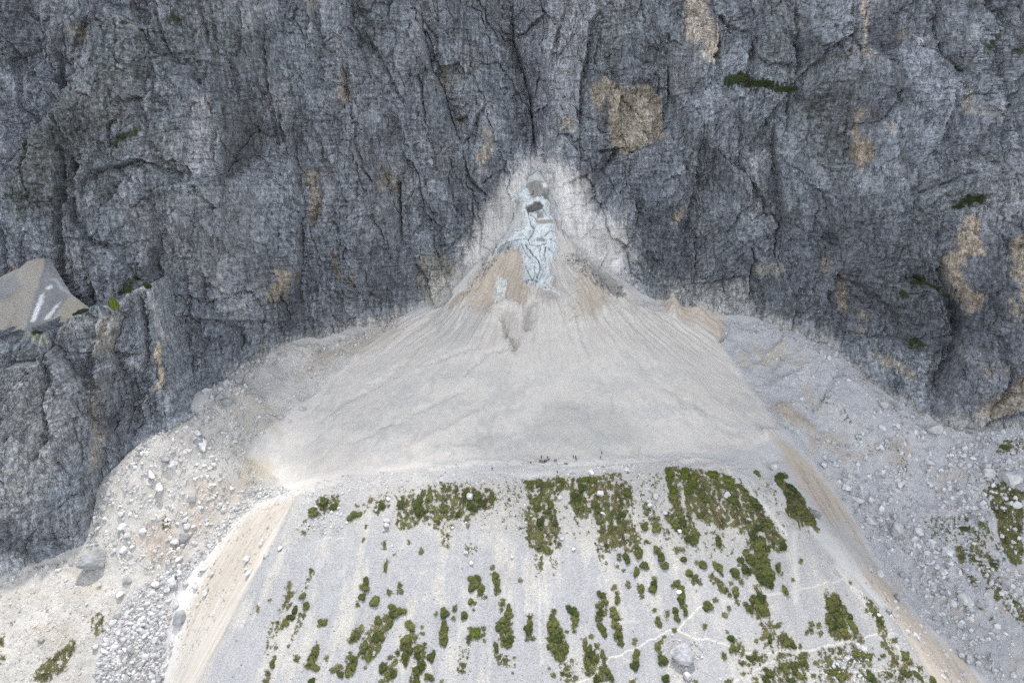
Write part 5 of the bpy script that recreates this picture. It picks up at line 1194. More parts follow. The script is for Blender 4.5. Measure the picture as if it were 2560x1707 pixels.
def drape(name, outline, step, thick, colour, mat, holes=(), folds=(), soft=7, pad=8):
    P = np.array(outline, float)
    u = np.arange(P[:, 0].min() - pad, P[:, 0].max() + pad, step); v = np.arange(P[:, 1].min() - pad, P[:, 1].max() + pad, step)
    UU, VV = np.meshgrid(u, v)
    base, _ = cast(UU.ravel(), VV.ravel())
    base = base.reshape(UU.shape + (3,))
    R = ray(UU, VV)
    t = (base / R)[..., 1]
    t = blur(t, int(3 / step))
    nu = UU + 5 * fbm(UU / 14, VV / 14, 201, 5, .65); nv = VV + 5 * fbm(UU / 14, VV / 14, 202, 5, .65)
    m = poly_mask(nu, nv, outline, soft)
    h = thick * np.sqrt(np.clip(m, 0, 1)) - 1.5 * (1 - m)
    h = h + (2.0 * ridged(UU / 30, VV / 40, 203, 4) - 1.0 + .7 * fbm(UU / 6, VV / 8, 204, 4)) * m
    c = colour + np.zeros(UU.shape + (3,))
    c = mixc(c, colour * np.array([.72, .78, .82]), sst(-.1, .5, fbm(UU / 12, VV / 26, 205, 5)) * .7)
    c = mixc(c, C3(.33, .32, .30), sst(.0, .5, fbm(UU / 7, VV / 9, 206, 5, .65)) * .6)
    for pts, dh, w, fc, st in folds:
        sel, d, sg, tt = line_dist(nu * .6 + UU * .4, nv * .6 + VV * .4, pts, w * 3)
        e = np.exp(-(d / w) ** 2)
        h[sel] += 1.8 * dh * e
        c[sel] = mixc(c[sel], fc, np.exp(-(d / (w * .75)) ** 2) * st * .6)
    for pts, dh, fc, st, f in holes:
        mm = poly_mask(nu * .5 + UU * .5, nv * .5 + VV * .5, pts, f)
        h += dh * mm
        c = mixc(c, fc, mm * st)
    W = R * (t - h)[..., None]
    W = W + np.stack([0 * h, 0 * h, h * .35], -1)
    F = grid_faces(*UU.shape)[:, ::-1]
    keepf = (m.ravel()[F] > .02).any(1)
    F = F[keepf]
    used, inv = np.unique(F, return_inverse=True)
    return mesh_from(name, W.reshape(-1, 3)[used], inv.reshape(-1, 4), mat, np.clip(c, 0, .9).reshape(-1, 3)[used], True)


def c6(pts):
    return [(1120 + x * 340 / 1666, 420 + y * 340 / 1666) for x, y in pts]


ice_out = c6([(790, 410), (850, 320), (950, 250), (985, 270), (985, 345), (1060, 380), (1150, 360), (1225, 440), (1225, 490), (1190, 530), (1240, 590), (1295, 650), (1295, 710), (1285, 780), (1330, 850), (1335, 990), (1300, 1100), (1230, 1190), (1250, 1240), (1280, 1390), (1230, 1470), (1180, 1440), (1100, 1460), (1080, 1410), (930, 1400), (940, 1250), (930, 1100), (870, 960), (750, 1000), (600, 1045), (590, 1010), (660, 900), (790, 850), (775, 780), (900, 730), (940, 690), (900, 640), (920, 600), (885, 520), (905, 450), (900, 390), (850, 370)])
VEIN = C3(.25, .285, .305); GRIT = C3(.20, .195, .185)
folds = [(c6(p), dh, w * .62, VEIN, st) for p, dh, w, st in [
    ([(995, 690), (1055, 770), (1030, 860), (985, 890)], -.9, 2.2, .85), ([(970, 570), (1040, 620), (1090, 670)], -.7, 1.6, .7), ([(985, 560), (990, 640), (1010, 700)], -.7, 1.6, .7), ([(900, 430), (960, 440), (1010, 400)], -.6, 1.4, .6), ([(780, 800), (870, 790), (930, 750)], -.8, 1.8, .8),
    ([(650, 910), (760, 930), (870, 905), (980, 895), (1000, 960), (1100, 985), (1200, 950)], -.9, 1.8, .8), ([(950, 970), (1010, 1060), (1110, 1170), (1130, 1270), (1090, 1370)], -1.3, 2.6, .9), ([(900, 960), (960, 1090), (1010, 1130)], -.9, 2.0, .8),
    ([(1185, 860), (1240, 800), (1310, 790)], -1, 2.2, .8), ([(1200, 990), (1180, 1080), (1190, 1170)], -1.1, 2.4, .85), ([(1230, 1010), (1290, 1060)], -.8, 2, .7), ([(955, 1230), (985, 1320), (1035, 1395)], -.9, 1.8, .85), ([(1055, 1220), (1065, 1330), (1040, 1390)], -.8, 1.6, .7),
    ([(1140, 1230), (1170, 1290), (1120, 1390)], -.8, 1.8, .7), ([(600, 1030), (680, 960), (760, 930)], -.8, 2, .8), ([(1130, 980), (1120, 1080), (1150, 1160)], -.6, 1.8, .55), ([(870, 830), (940, 850), (960, 880)], -.5, 1.4, .5), ([(930, 1405), (1010, 1385), (1090, 1410)], -1.2, 2.2, .95), ([(1160, 530), (1200, 600), (1260, 650)], -.7, 1.6, .7), ([(1250, 900), (1320, 930)], -.7, 1.8, .75)]]
holes = [
    (c6([(955, 505), (1010, 478), (1045, 470), (1060, 436), (1125, 436), (1165, 480), (1155, 530), (1085, 545), (1040, 565), (970, 560)]), -2.6, C3(.10, .10, .10), .95, 2.5),  # melt cave: a shallow dent with its darkness painted in
    (c6([(1085, 560), (1165, 560), (1175, 640), (1085, 640)]), -.4, C3(.22, .21, .19), .9, 3), (c6([(1050, 680), (1280, 655), (1290, 705), (1100, 720)]), .2, C3(.29, .27, .24), .9, 2.5),
    (c6([(1085, 890), (1150, 870), (1210, 915), (1150, 935), (1090, 925)]), -.3, GRIT, .85, 3), (c6([(1000, 790), (1050, 790), (1040, 860), (1000, 850)]), 0, C3(.30, .34, .36), .6, 5), (c6([(600, 1050), (640, 960), (740, 930), (840, 960), (760, 1010)]), 0, GRIT, .55, 5),
    (c6([(1170, 1450), (1290, 1380), (1280, 1480)]), 0, C3(.5, .48, .45), .5, 5),
]
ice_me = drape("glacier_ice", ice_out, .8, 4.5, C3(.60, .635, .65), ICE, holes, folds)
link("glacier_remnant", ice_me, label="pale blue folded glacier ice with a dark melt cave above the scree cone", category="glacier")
cap = c6([(960, 190), (1000, 110), (1080, 42), (1135, 75), (1215, 185), (1228, 240), (1222, 410), (1160, 385), (1060, 380), (980, 350), (972, 260)])
cap_me = drape("snow_cap", cap, 1.05, 2.2, C3(.235, .23, .22), ICE,
               [(c6([(960, 190), (1000, 105), (1080, 35), (1140, 75), (1225, 190), (1150, 170), (1060, 165)]), .4, C3(.42, .435, .43), 1, 2), (c6([(1150, 190), (1200, 185), (1225, 230), (1210, 260), (1160, 240)]), .6, C3(.62, .62, .60), 1, 2), (c6([(1170, 330), (1225, 320), (1222, 420), (1170, 400)]), -.6, C3(.14, .13, .12), .8, 3)],
               [(c6([(1055, 290), (1010, 350), (990, 390)]), -.7, 1.2, C3(.1, .1, .1), .8)])
link("debris_covered_ice", cap_me, label="grit-covered grey ice dome with pale cap, topmost in the gully", category="glacier")
p_me = drape("ice_tongue", c6([(1100, 1400), (1230, 1370), (1290, 1400), (1270, 1460), (1390, 1500), (1370, 1568), (1320, 1540), (1200, 1500), (1090, 1470)]), 1.05, .8, C3(.56, .57, .57), ICE, [], [(c6([(1130, 1400), (1200, 1460), (1300, 1490)]), -.5, 1.6, GRIT, .9), (c6([(1190, 1390), (1240, 1440)]), -.5, 1.4, GRIT, .8)], 3)
link("ice_shard_field", p_me, label="broken white ice scraps mixed with grit just below the tongue of the folded ice", category="ice")
p_me = drape("ice_slab", [(1243, 696), (1256, 692), (1270, 700), (1268, 722), (1262, 745), (1250, 752), (1234, 760), (1240, 730)], 1.05, 1.0, C3(.60, .61, .58), ICE, [], [([(1256, 700), (1250, 750)], -.4, 1.6, C3(.42, .38, .31), .5)], 3)
link("ice_slab", p_me, label="upright white streak of bare ice showing through the tan grit left of centre", category="ice")
p_me = drape("ice_patch", [(-60, 712), (0, 708), (14, 709), (28, 719), (41, 723), (32, 731), (13, 734), (0, 731), (-60, 740)], 1.05, 2.0, C3(.36, .39, .42), ICE, [], [([(0, 716), (20, 719), (32, 726)], -.5, 1.4, VEIN, .7)], 3)
link("ice_patch", p_me, label="small blue-grey ice patch at the left edge of the shelf behind the buttress", category="ice")

# ---------------------------------------------------------------- boulders
def ico(sub):
    bm = bmesh.new(); bmesh.ops.create_icosphere(bm, subdivisions=sub, radius=1.0)
    V_ = np.array([v.co[:] for v in bm.verts]); F_ = np.array([[v.index for v in f.verts] for f in bm.faces]); bm.free()
    return V_, F_


I1, I2, I3, I4 = ico(1), ico(2), ico(3), ico(4)


def hewn(base, seed, nplanes=13, rough=.03):
    r_ = np.random.default_rng(seed)
    V_, F_ = base
    n = r_.normal(size=(nplanes, 3)); n /= np.linalg.norm(n, axis=1)[:, None]
    h = r_.uniform(.5, 1.0, nplanes)
    d = V_ @ n.T
    r = np.where(d > .05, h[None] / np.maximum(d, .05), 9).min(1)
    r = np.minimum(r, 1.25)
    r *= 1 + rough * fbm(V_[:, 0] * 3 + seed, V_[:, 1] * 3 + V_[:, 2] * 2, seed % 50, 3)
    return V_ * r[:, None]


STONE = mat_simple("pale_boulder_limestone", (.45, .45, .455), .28, 1.1, .5, .95, rnd=.16)
STONE_D = mat_simple("dark_boulder_limestone", (.25, .26, .27), .3, .9, .5, .95, rnd=.1)
STONE_W = mat_simple("fresh_white_boulder", (.72, .72, .72), .1, 1.1, .3, .95)
PROTO = {}
for k in range(10):
    V_ = hewn(I3, 300 + k)
    sc_ = np.random.default_rng(k).uniform(.75, 1.15, 3); sc_[2] *= .8
    PROTO[k] = V_ * sc_
BM = {}


def boulder_mesh(k, mat):
    if (k, mat.name) not in BM:
        BM[(k, mat.name)] = mesh_from("boulder_rock", PROTO[k], I3[1], mat, None, False)
    return BM[(k, mat.name)]


ORD = ["leftmost", "second", "third", "fourth", "fifth", "sixth", "seventh", "eighth", "ninth", "tenth", "eleventh", "twelfth", "thirteenth", "fourteenth", "fifteenth", "sixteenth", "seventeenth", "eighteenth", "nineteenth", "twentieth"]


def ordi(i):
    if i == 0:
        return "leftmost"
    if i < 20:
        return ORD[i] + " from left"
    u = (i + 1) % 10
    tens = {2: "twenty", 3: "thirty", 4: "forty", 5: "fifty", 6: "sixty", 7: "seventy", 8: "eighty"}[(i + 1) // 10]
    un = ["", "first", "second", "third", "fourth", "fifth", "sixth", "seventh", "eighth", "ninth"][u]
    return (tens + "-" + un if u else tens[:-1] + "ieth") + " from left"


SPECIAL = {}
cnt = 0
for zone, (ox, oy, sc_, items) in BOULD.items():
    items = sorted(items, key=lambda q: q[0])
    px = np.array([ox + q[0] * sc_ for q in items]); py = np.array([oy + (q[1] + q[2] * .5) * sc_ for q in items])
    Pg = cast_ground(px, py)
    Nn = ground_n(Pg[:, 0], Pg[:, 1])
    for i, q in enumerate(items):
        p = Pg[i]
        depth = p[1] * CT - p[2] * ST
        r = q[2] * sc_ * depth / FPX * 1.12
        dark = zone.startswith('shaded') and q[2] >= 50 or (zone.startswith('sunlit') and q[:2] in ((2140, 620), (1550, 1010), (1480, 200), (480, 900), (1900, 1350))) or (zone.startswith('debris') and q[:2] in ((1320, 770), (1210, 1210), (1000, 290))) or q[:2] in ((2060, 660), (760, 550), (850, 390))
        white = q[:2] in ((1785, 185), (460, 870), (450, 330), (2150, 80))
        mt = STONE_D if dark else (STONE_W if white else STONE)
        rr_ = random.Random(cnt * 17 + 3)
        me_ = boulder_mesh(rr_.randrange(10), mt)
        size = "big" if q[2] >= 50 else ("small" if q[2] < 30 else "medium")
        tone = "dark grey" if dark else ("white" if white else "pale grey")
        o = link("boulder", me_, None, label=f"{size} {tone} boulder, {ordi(i)}, {zone}", category="boulder", group="boulders, " + zone)
        o.location = Vector(p) + Vector(Nn[i]) * r * .25
        o.scale = (r, r, r)
        nn_ = (Vector(Nn[i]) * .6 + Vector((0, 0, .4))).normalized()
        q_ = nn_.to_track_quat('Z', 'Y').to_matrix().to_4x4() @ Matrix.Rotation(rr_.uniform(0, 6.28), 4, 'Z') @ Matrix.Rotation(rr_.uniform(-.3, .3), 4, 'X')
        o.rotation_euler = q_.to_euler()
        cnt += 1


def big_rock(name, px, py, size, seed, mat, label, stretch=(1, 1, 1), yaw=0, lift=.2, planes=18, tilt=0):
    V_ = hewn(I4, seed, planes, .05) * np.array(stretch)
    V_ = V_ + .035 * fbm(V_[:, 0] * 5, V_[:, 2] * 5 + V_[:, 1] * 3, seed % 40, 4)[:, None]
    me_ = mesh_from(name + "_rock", V_, I4[1], mat, None, False)
    p = cast_ground(np.array([px]), np.array([py]))[0]; n_ = ground_n(p[:1], p[1:2])[0]
    depth = p[1] * CT - p[2] * ST
    r = size * depth / FPX
    o = link(name, me_, None, label=label, category="boulder")
    o.location = Vector(p) + Vector(n_) * r * lift
    o.scale = (r, r, r); o.rotation_euler = (tilt, 0, yaw)
    return o


big_rock("boulder", 247, 1412, 33, 523, STONE_D, "huge dark grey boulder casting a shadow on the left debris slope", (1.05, .9, .85), .2, .5, 22)
STONE_M = mat_simple("grey_boulder_limestone", (.35, .355, .365), .4, .8, .8, .95)
big_rock("boulder", 1702, 1638, 27, 507, STONE_M, "large jagged grey boulder just below the forked footpath on the shrubby slope", (1, .9, 1.1), .5, .7, 12)
big_rock("boulder", 2232, 1330, 18, 515, STONE_M, "tall block-shaped pale boulder with a dark base on the right-hand rubble slope", (.85, .8, 1.2), .1, .8, 9)

# loose rubble: thousands of stones nobody could count
def scatter_in(pts, n, seed):
    P = np.array(pts, float); r_ = np.random.default_rng(seed); out = []
    tot = 0
    while tot < n:
        q = r_.uniform(P.min(0), P.max(0), size=(n * 2, 2))
        k = poly_mask(q[:, 0], q[:, 1], pts, 1) > .5
        out.append(q[k]); tot += k.sum()
    return np.concatenate(out)[:n]


def stones_mesh(name, specs, mat, base=I1):
    Vs, Fs, Cs = [], [], []; off = 0
    variants = [hewn(base, 700 + k, 7, 0) for k in range(8)]
    for (pts, n, smin, smax, c0, seed, clump) in specs:
        r_ = np.random.default_rng(seed)
        q = scatter_in(pts, n, seed)
        if clump:
            w = fbm(q[:, 0] / 34, q[:, 1] / 34, seed % 30, 4)
            q = q[w > np.quantile(w, clump)]
        P = cast_ground(q[:, 0], q[:, 1])
        s = smin * (smax / smin) ** (r_.random(len(P)) ** 4.2)
        for k in range(8):
            idx = np.nonzero(np.arange(len(P)) % 8 == k)[0]
            if not len(idx):
                continue
            a = r_.uniform(0, 6.28, len(idx)); ca, sa = np.cos(a), np.sin(a)
            v = variants[k][None] * r_.uniform(.45, 1.3, (len(idx), 1, 3)) * s[idx][:, None, None]
            x = v[..., 0] * ca[:, None] - v[..., 1] * sa[:, None]; y = v[..., 0] * sa[:, None] + v[..., 1] * ca[:, None]
            vv = np.stack([x, y, v[..., 2]], -1) + P[idx][:, None] + np.array([0, 0, 1]) * (s[idx] * .08)[:, None, None]
            nv_ = vv.shape[1]
            Vs.append(vv.reshape(-1, 3))
            Fs.append((base[1][None] + (np.arange(len(idx)) * nv_)[:, None, None] + off).reshape(-1, 3))
            cc_ = np.asarray(c0)[None] * r_.uniform(.6, 1.25, (len(idx), 1)) * r_.uniform(.97, 1.03, (len(idx), 3))
            Cs.append(np.repeat(cc_, nv_, 0))
            off += len(idx) * nv_
    return mesh_from(name, np.concatenate(Vs), np.concatenate(Fs), mat, np.concatenate(Cs), False)


RUBM = mat_simple("rubble_stone", (.5, .5, .5), .12, 1.5, .2, .95, attr=True)
WH = (.45, .45, .455); GR = (.44, .445, .46); BF = (.48, .45, .41)
stream = [(420, 1490), (520, 1385), (640, 1260), (740, 1222), (700, 1215), (620, 1225), (560, 1300), (470, 1400), (380, 1440), (300, 1520), (255, 1600), (240, 1710), (410, 1710)]
specs = [
    (stream, 6000, .2, 1.2, WH, 11, .1), (stream, 1500, .5, 1.9, WH, 111, .4), ([(260, 1560), (330, 1480), (440, 1480), (440, 1600), (400, 1710), (230, 1710)], 2600, .2, 1.5, WH, 12, .2),
    ([(200, 1380), (260, 1200), (370, 1090), (480, 1040), (600, 1110), (660, 1210), (560, 1310), (460, 1400), (330, 1450), (250, 1380)], 6500, .22, 1.5, (.50, .495, .485), 13, .35),
    ([(0, 1450), (220, 1380), (300, 1480), (200, 1710), (-60, 1710)], 4200, .15, .7, BF, 14, .3), ([(440, 1040), (600, 940), (700, 1050), (640, 1100), (560, 1160)], 2200, .25, 1.3, (.42, .42, .415), 15, .4),
    ([(640, 920), (860, 850), (860, 900), (700, 1060)], 800, .25, 1.0, GR, 16, .4), ([(1820, 795), (2000, 820), (2100, 870), (2200, 970), (2330, 1055), (2330, 1085), (2180, 1000), (2070, 900), (1960, 850), (1830, 825)], 1300, .25, 1.8, (.36, .365, .38), 61, .3), ([(470, 1050), (600, 935), (700, 870), (840, 850), (1000, 800), (1000, 815), (850, 875), (700, 900), (610, 970), (500, 1070)], 1100, .25, 1.7, (.36, .36, .365), 62, .3), ([(210, 1390), (240, 1280), (260, 1200), (380, 1085), (470, 1045), (480, 1065), (390, 1110), (285, 1210), (260, 1300), (235, 1400), (100, 1430), (0, 1460), (0, 1440)], 900, .25, 1.5, (.38, .38, .385), 63, .2), ([(500, 940), (700, 870), (640, 930), (520, 1010)], 900, .5, 2.6, (.33, .335, .335), 17, .3),
    ([(2030, 1090), (2200, 1020), (2560, 1100), (2560, 1240), (2450, 1330), (2500, 1707), (2380, 1600), (2200, 1400), (2100, 1230)], 9500, .2, 1.6, GR, 18, .45), ([(2280, 1330), (2380, 1380), (2440, 1560), (2400, 1620), (2300, 1450)], 1700, .25, 2.0, GR, 19, .4),
    ([(2100, 1170), (2280, 1180), (2300, 1400), (2180, 1380)], 1600, .25, 1.8, GR, 20, .4), ([(2380, 1080), (2600, 1080), (2600, 1160), (2480, 1180), (2440, 1330), (2350, 1250)], 2600, .25, 1.8, (.40, .405, .42), 21, .3), ([(2450, 1180), (2600, 1150), (2600, 1440), (2520, 1400)], 350, .3, 1.4, (.42, .42, .43), 41, 0), ([(2440, 1400), (2600, 1440), (2600, 1600), (2500, 1500)], 1400, .4, 1.8, WH, 31, .3),
    ([(1830, 800), (2100, 890), (2200, 1000), (2000, 1060), (1900, 930)], 1500, .2, 1.1, GR, 22, .45), ([(2090, 1480), (2560, 1480), (2620, 1720), (2400, 1720)], 1800, .2, 1.4, (.50, .495, .485), 23, .4),
    ([(745, 1245), (1000, 1185), (1300, 1195), (1700, 1160), (1850, 1200), (2100, 1420), (2330, 1710), (500, 1710), (640, 1430)], 3500, .10, .36, (.43, .435, .45), 24, .2),
    ([(700, 1240), (830, 1192), (1200, 1155), (1500, 1160), (1600, 1165), (1400, 1200), (1100, 1215), (900, 1230), (760, 1260)], 3000, .12, .8, (.50, .505, .52), 25, .2), ([(1650, 1270), (1600, 1150), (1560, 1160), (1620, 1300)], 500, .12, .6, (.5, .5, .51), 26, 0),
    ([(740, 1260), (860, 1230), (860, 1330), (740, 1340)], 400, .2, .9, GR, 27, .2), ([(1000, 1230), (1340, 1230), (1340, 1330), (1100, 1330)], 500, .2, .8, WH, 28, .2), ([(2100, 1640), (2170, 1640), (2200, 1710), (2040, 1710)], 350, .25, 1.0, GR, 29, 0), ([(2120, 1600), (2180, 1620), (2170, 1660), (2100, 1660)], 120, .3, 1.0, GR, 32, 0),
    ([(600, 1280), (740, 1240), (560, 1520), (440, 1700), (450, 1500)], 2600, .12, .7, (.46, .43, .385), 30, .2), ([(1960, 1100), (2080, 1220), (2200, 1440), (2400, 1700), (2300, 1650), (2050, 1300)], 1800, .12, .6, (.40, .385, .36), 33, .2),
    ([(2560, 1100), (3000, 1130), (3000, 1750), (2560, 1720)], 4200, .2, 1.6, GR, 71, .4), ([(-400, 1560), (0, 1460), (0, 1710), (-400, 1800)], 2200, .15, .8, BF, 72, .3),
    ([(1400, 635), (1445, 630), (1500, 690), (1570, 725), (1560, 745), (1490, 715), (1440, 670)], 420, .3, 1.5, (.24, .235, .23), 51, 0), ([(1150, 735), (1240, 635), (1275, 610), (1235, 660), (1160, 750)], 160, .2, .8, (.2, .2, .21), 52, 0), ([(1000, 800), (1100, 775), (1000, 830), (880, 870), (860, 850)], 260, .25, 1.0, (.42, .40, .37), 53, .2), ([(1270, 830), (1300, 870), (1290, 890), (1270, 870)], 60, .3, 1.0, (.4, .38, .35), 54, 0),
    ([(1450, 1080), (1950, 980), (1950, 1090), (1500, 1140)], 500, .12, .4, GR, 34, .3), ([(1660, 1590), (1760, 1600), (1740, 1710), (1690, 1710)], 160, .3, 1.0, WH, 35, .2),
]
link("rubble", stones_mesh("rubble", specs, RUBM), kind="stuff", label="loose angular limestone rubble strewn over the debris slopes and the moraine", category="rubble")

# ---------------------------------------------------------------- dwarf pine and willow shrubs
LEAF = mat_leaf("dwarf_pine_foliage", (.050, .070, .022), (.145, .15, .052))
LEAF_Y = mat_leaf("bright_willow_foliage", (.085, .115, .022), (.12, .14, .03))  # brighter yellow-green variant


def leaves(centres, normals, size, r_):
    n = len(centres)
    a = r_.normal(size=(n, 3)); a /= np.linalg.norm(a, axis=1)[:, None]
    t = np.cross(normals, a); t /= (np.linalg.norm(t, axis=1)[:, None] + 1e-9)
    b2 = np.cross(normals, t) + normals * r_.uniform(-.6, .9, (n, 1))
    s = size * r_.uniform(.6, 1.4, (n, 1))
    v = np.stack([centres - t * s * .6, centres + t * s * .6, centres + b2 * s * 1.3], 1)
    return v.reshape(-1, 3), np.arange(n * 3).reshape(-1, 3)


def shrub_mesh(seed, mat, nl=1700):
    r_ = np.random.default_rng(seed)
    k = r_.integers(6, 10)
    cen = np.stack([r_.uniform(-.62, .62, k), r_.uniform(-.62, .62, k), r_.uniform(.0, .30, k)], 1)
    cen[0] = (0, 0, .2)
    rad = r_.uniform(.28, .5, k); rad[0] = .55
    Vs, Fs = [], []; off = 0
    for c, r in zip(cen, rad):
        v = I2[0] * r * .82 * (1 + .18 * fbm(I2[0][:, 0] * 3 + c[0] * 9, I2[0][:, 1] * 3 + I2[0][:, 2] * 2, seed % 40, 3))[:, None] + c
        v[:, 2] = np.maximum(v[:, 2], -.25)
        Vs.append(v); Fs.append(I2[1] + off); off += len(v)
    which = r_.choice(k, nl, p=rad ** 2 / (rad ** 2).sum())
    d = r_.normal(size=(nl, 3)); d[:, 2] = np.abs(d[:, 2]) * 1.1 - .15; d /= np.linalg.norm(d, axis=1)[:, None]
    pos = cen[which] + d * rad[which][:, None] * r_.uniform(.82, 1.16, (nl, 1))
    v, f = leaves(pos, d, .085, r_)
    Vs.append(v); Fs.append(f + off)
    return mesh_from("shrub_foliage", np.concatenate(Vs), np.concatenate(Fs), mat, None, False)


SH = [shrub_mesh(900 + k, LEAF) for k in range(8)]
SHY = [shrub_mesh(950 + k, LEAF_Y) for k in range(3)]
allsh = []
for zone, (ox, oy, items) in SHRUBS.items():
    for q in items:
        allsh.append((ox + q[0] * K, oy + q[1] * K, q[2] * K, q[3] * K, zone))
allsh.sort(key=lambda q: -q[2] * q[3])
indiv, rest = allsh[:298], allsh[298:]


def slope_frame(n_, px, py):
    """x across the slope, y up the fall line as the plants grow, z out of the slope"""
    z = (Vector(n_) * .75 + Vector((0, 0, .25))).normalized()
    # image-vertical direction on the slope at this spot
    a = cast_ground(np.array([px]), np.array([py - 6.0]))[0]; b_ = cast_ground(np.array([px]), np.array([py + 6.0]))[0]
    yv = Vector(a - b_).normalized()
    xv = yv.cross(z).normalized(); yv = z.cross(xv).normalized()
    return Matrix((xv, yv, z)).transposed()


BANDS = [(0, 1215, "on the moraine crest"), (1215, 1240, "just below the crest"), (1240, 1270, "high band below the crest"), (1270, 1305, "upper third of slope"), (1305, 1350, "upper middle of slope"), (1350, 1400, "across the middle slope"), (1400, 1450, "just below middle slope"),
         (1450, 1490, "lower middle of slope"), (1490, 1530, "band above footpath fork"), (1530, 1575, "level with footpath fork"), (1575, 1620, "just under footpath fork"), (1620, 1665, "near bottom edge"), (1665, 1800, "on bottom edge")]
byband = {}
for q in indiv:
    for k, (a, b_, nm) in enumerate(BANDS):
        if a <= q[1] < b_:
            byband.setdefault((k if q[4][:3] != 'far' else 99, q[4] if q[4][:3] == 'far' else ''), []).append(q)
CRN = np.array([(q[0], q[1] + q[3] * .3) for q in indiv])
lean = lambda px, py: 0.0
for (k, farz), lst in byband.items():
    k = min(k, 12)
    lst.sort(key=lambda q: q[0])
    for i, q in enumerate(lst):
        p = cast_ground(np.array([q[0]]), np.array([q[1] + q[3] * .15]))[0]
        n_ = ground_n(p[:1], p[1:2])[0]
        depth = p[1] * CT - p[2] * ST
        M3 = slope_frame(n_, q[0], q[1])
        sx, sy = q[2] * depth / FPX * 1.2, q[3] * depth / FPX * 1.22
        hgt = min(1.9, .55 * (sx + sy) * .5 + .55)
        rnd = random.Random(int(q[0] * 13 + q[1] * 7))
        yel = (1600 < q[0] < 1850 and q[1] < 1235) or (1390 < q[0] < 1570 and q[1] < 1215) or (1180 < q[0] < 1200 and q[1] > 1570) or q[4] == 'far left'
        me_ = rnd.choice(SHY if yel else SH)
        o = link("shrub", me_, None, category="shrub", group="dwarf shrubs on the stony slope")
        big = "large" if q[2] * q[3] > 110 else ("middling" if q[2] * q[3] > 60 else "small")
        shp = "upright long" if q[3] > q[2] * 1.35 else "rounded"
        hue = "bright green" if yel else "dark green"
        where = {'far left': 'on the left debris slope', 'far right': 'beside the right-hand rubble'}.get(q[4], BANDS[k][2])
        o["label"] = f"{big} {shp} {hue} shrub, {ordi(i)}, {where}"
        o.matrix_world = Matrix.Translation(Vector(p)) @ M3.to_4x4() @ Matrix.Diagonal((sx, sy, hgt, 1)) @ Matrix.Rotation(rnd.choice([0, math.pi]), 4, 'Z')


# everything smaller: one mesh of low plants and turf tufts
def tufts(points, sizes, seed, mat, name, nl=16):
    r_ = np.random.default_rng(seed)
    n = len(points)
    d = r_.normal(size=(n, nl, 3)); d[..., 2] = np.abs(d[..., 2]); d /= np.linalg.norm(d, axis=2)[..., None]
    pos = points[:, None] + d * sizes[:, None, None] * r_.uniform(.2, 1, (n, nl, 1)) * np.array([1, 1, .55])
    v, f = leaves(pos.reshape(-1, 3), d.reshape(-1, 3), 1.0, r_)
    # scale every leaf by its plant
    c = np.repeat(pos.reshape(-1, 3), 3, 0)
    v = c + (v - c) * np.repeat(np.repeat(sizes * .36, nl), 3)[:, None]
    return mesh_from(name, v, f, mat, None, False)


TUFT = mat_simple("turf_and_heath", (.145, .15, .065), .55, .25, .1)
pts_, szs = [], []
r0 = np.random.default_rng(5)
for gi, (ox, oy, cov, poly) in enumerate(GRASS):
    P = [(ox + x * K, oy + y * K) for x, y in poly]
    A_ = abs(sum(P[i][0] * P[(i + 1) % len(P)][1] - P[(i + 1) % len(P)][0] * P[i][1] for i in range(len(P)))) / 2
    n = max(6, int(A_ * cov * .48))
    q = scatter_in(P, n, 1000 + gi) + r0.normal(size=(n, 2)) * 2.0
    w = fbm(q[:, 0] / 9, q[:, 1] / 13, 3, 4) + r0.normal(size=n) * .14
    g_ = cast_ground(q[:, 0], q[:, 1])
    w = w * .5 + 1.6 * (bilerp(GX, GY, gcov, g_[:, 0], g_[:, 1]) - .5)
    q = q[w > np.quantile(w, max(.28, .95 - cov * .72))]
    G_ = cast_ground(q[:, 0], q[:, 1])
    pts_.append(G_); szs.append(r0.uniform(.22, .85, len(G_)) * (1 if cov > .5 else .8))
q = scatter_in([(745, 1245), (1000, 1200), (1300, 1205), (1700, 1170), (1850, 1210), (2090, 1420), (2310, 1710), (500, 1710), (650, 1430)], 5200, 77)
w_ = fbm((q[:, 0] - 1280) / (q[:, 1] - 428) * 130, q[:, 1] / 60, 8, 4) + .25 * r0.normal(size=len(q))
q = q[w_ > np.quantile(w_, .80)]
pts_.append(cast_ground(q[:, 0], q[:, 1])); szs.append(r0.uniform(.10, .42, len(q)))
G_ = []
for q in rest:
    m_ = max(5, int(q[2] * q[3] * .5))
    a = r0.normal(size=(m_, 2)) * .45 * np.array([q[2], q[3]]) + np.array([q[0], q[1]])
    G_.append(a)
G_ = np.concatenate(G_)
G_ = cast_ground(G_[:, 0], G_[:, 1])
pts_.append(G_); szs.append(r0.uniform(.45, .9, len(G_)))
HEATH = mat_simple("dry_heath", (.185, .150, .085), .5, .25, .1)
ap, asz = np.concatenate(pts_), np.concatenate(szs)
dry = (fbm(ap[:, 0] / 5, ap[:, 1] / 8, 17, 4) + .3 * r0.normal(size=len(ap))) > .28
link("heath", tufts(ap[dry], asz[dry] * .85, 19, HEATH, "heath"), kind="stuff", label="dry brownish heath tufts mixed into the green turf of the slope")
link("turf", tufts(ap[~dry], asz[~dry], 9, TUFT, "turf"), kind="stuff", label="low olive turf and heath between the stones of the moraine slope", category="grass")

LEAF_D = mat_leaf("dark_ledge_foliage", (.022, .034, .012), (.04, .055, .018))  # darker green for the bushes on the ledges
SHD_ = [shrub_mesh(980 + k, LEAF_D) for k in range(3)]
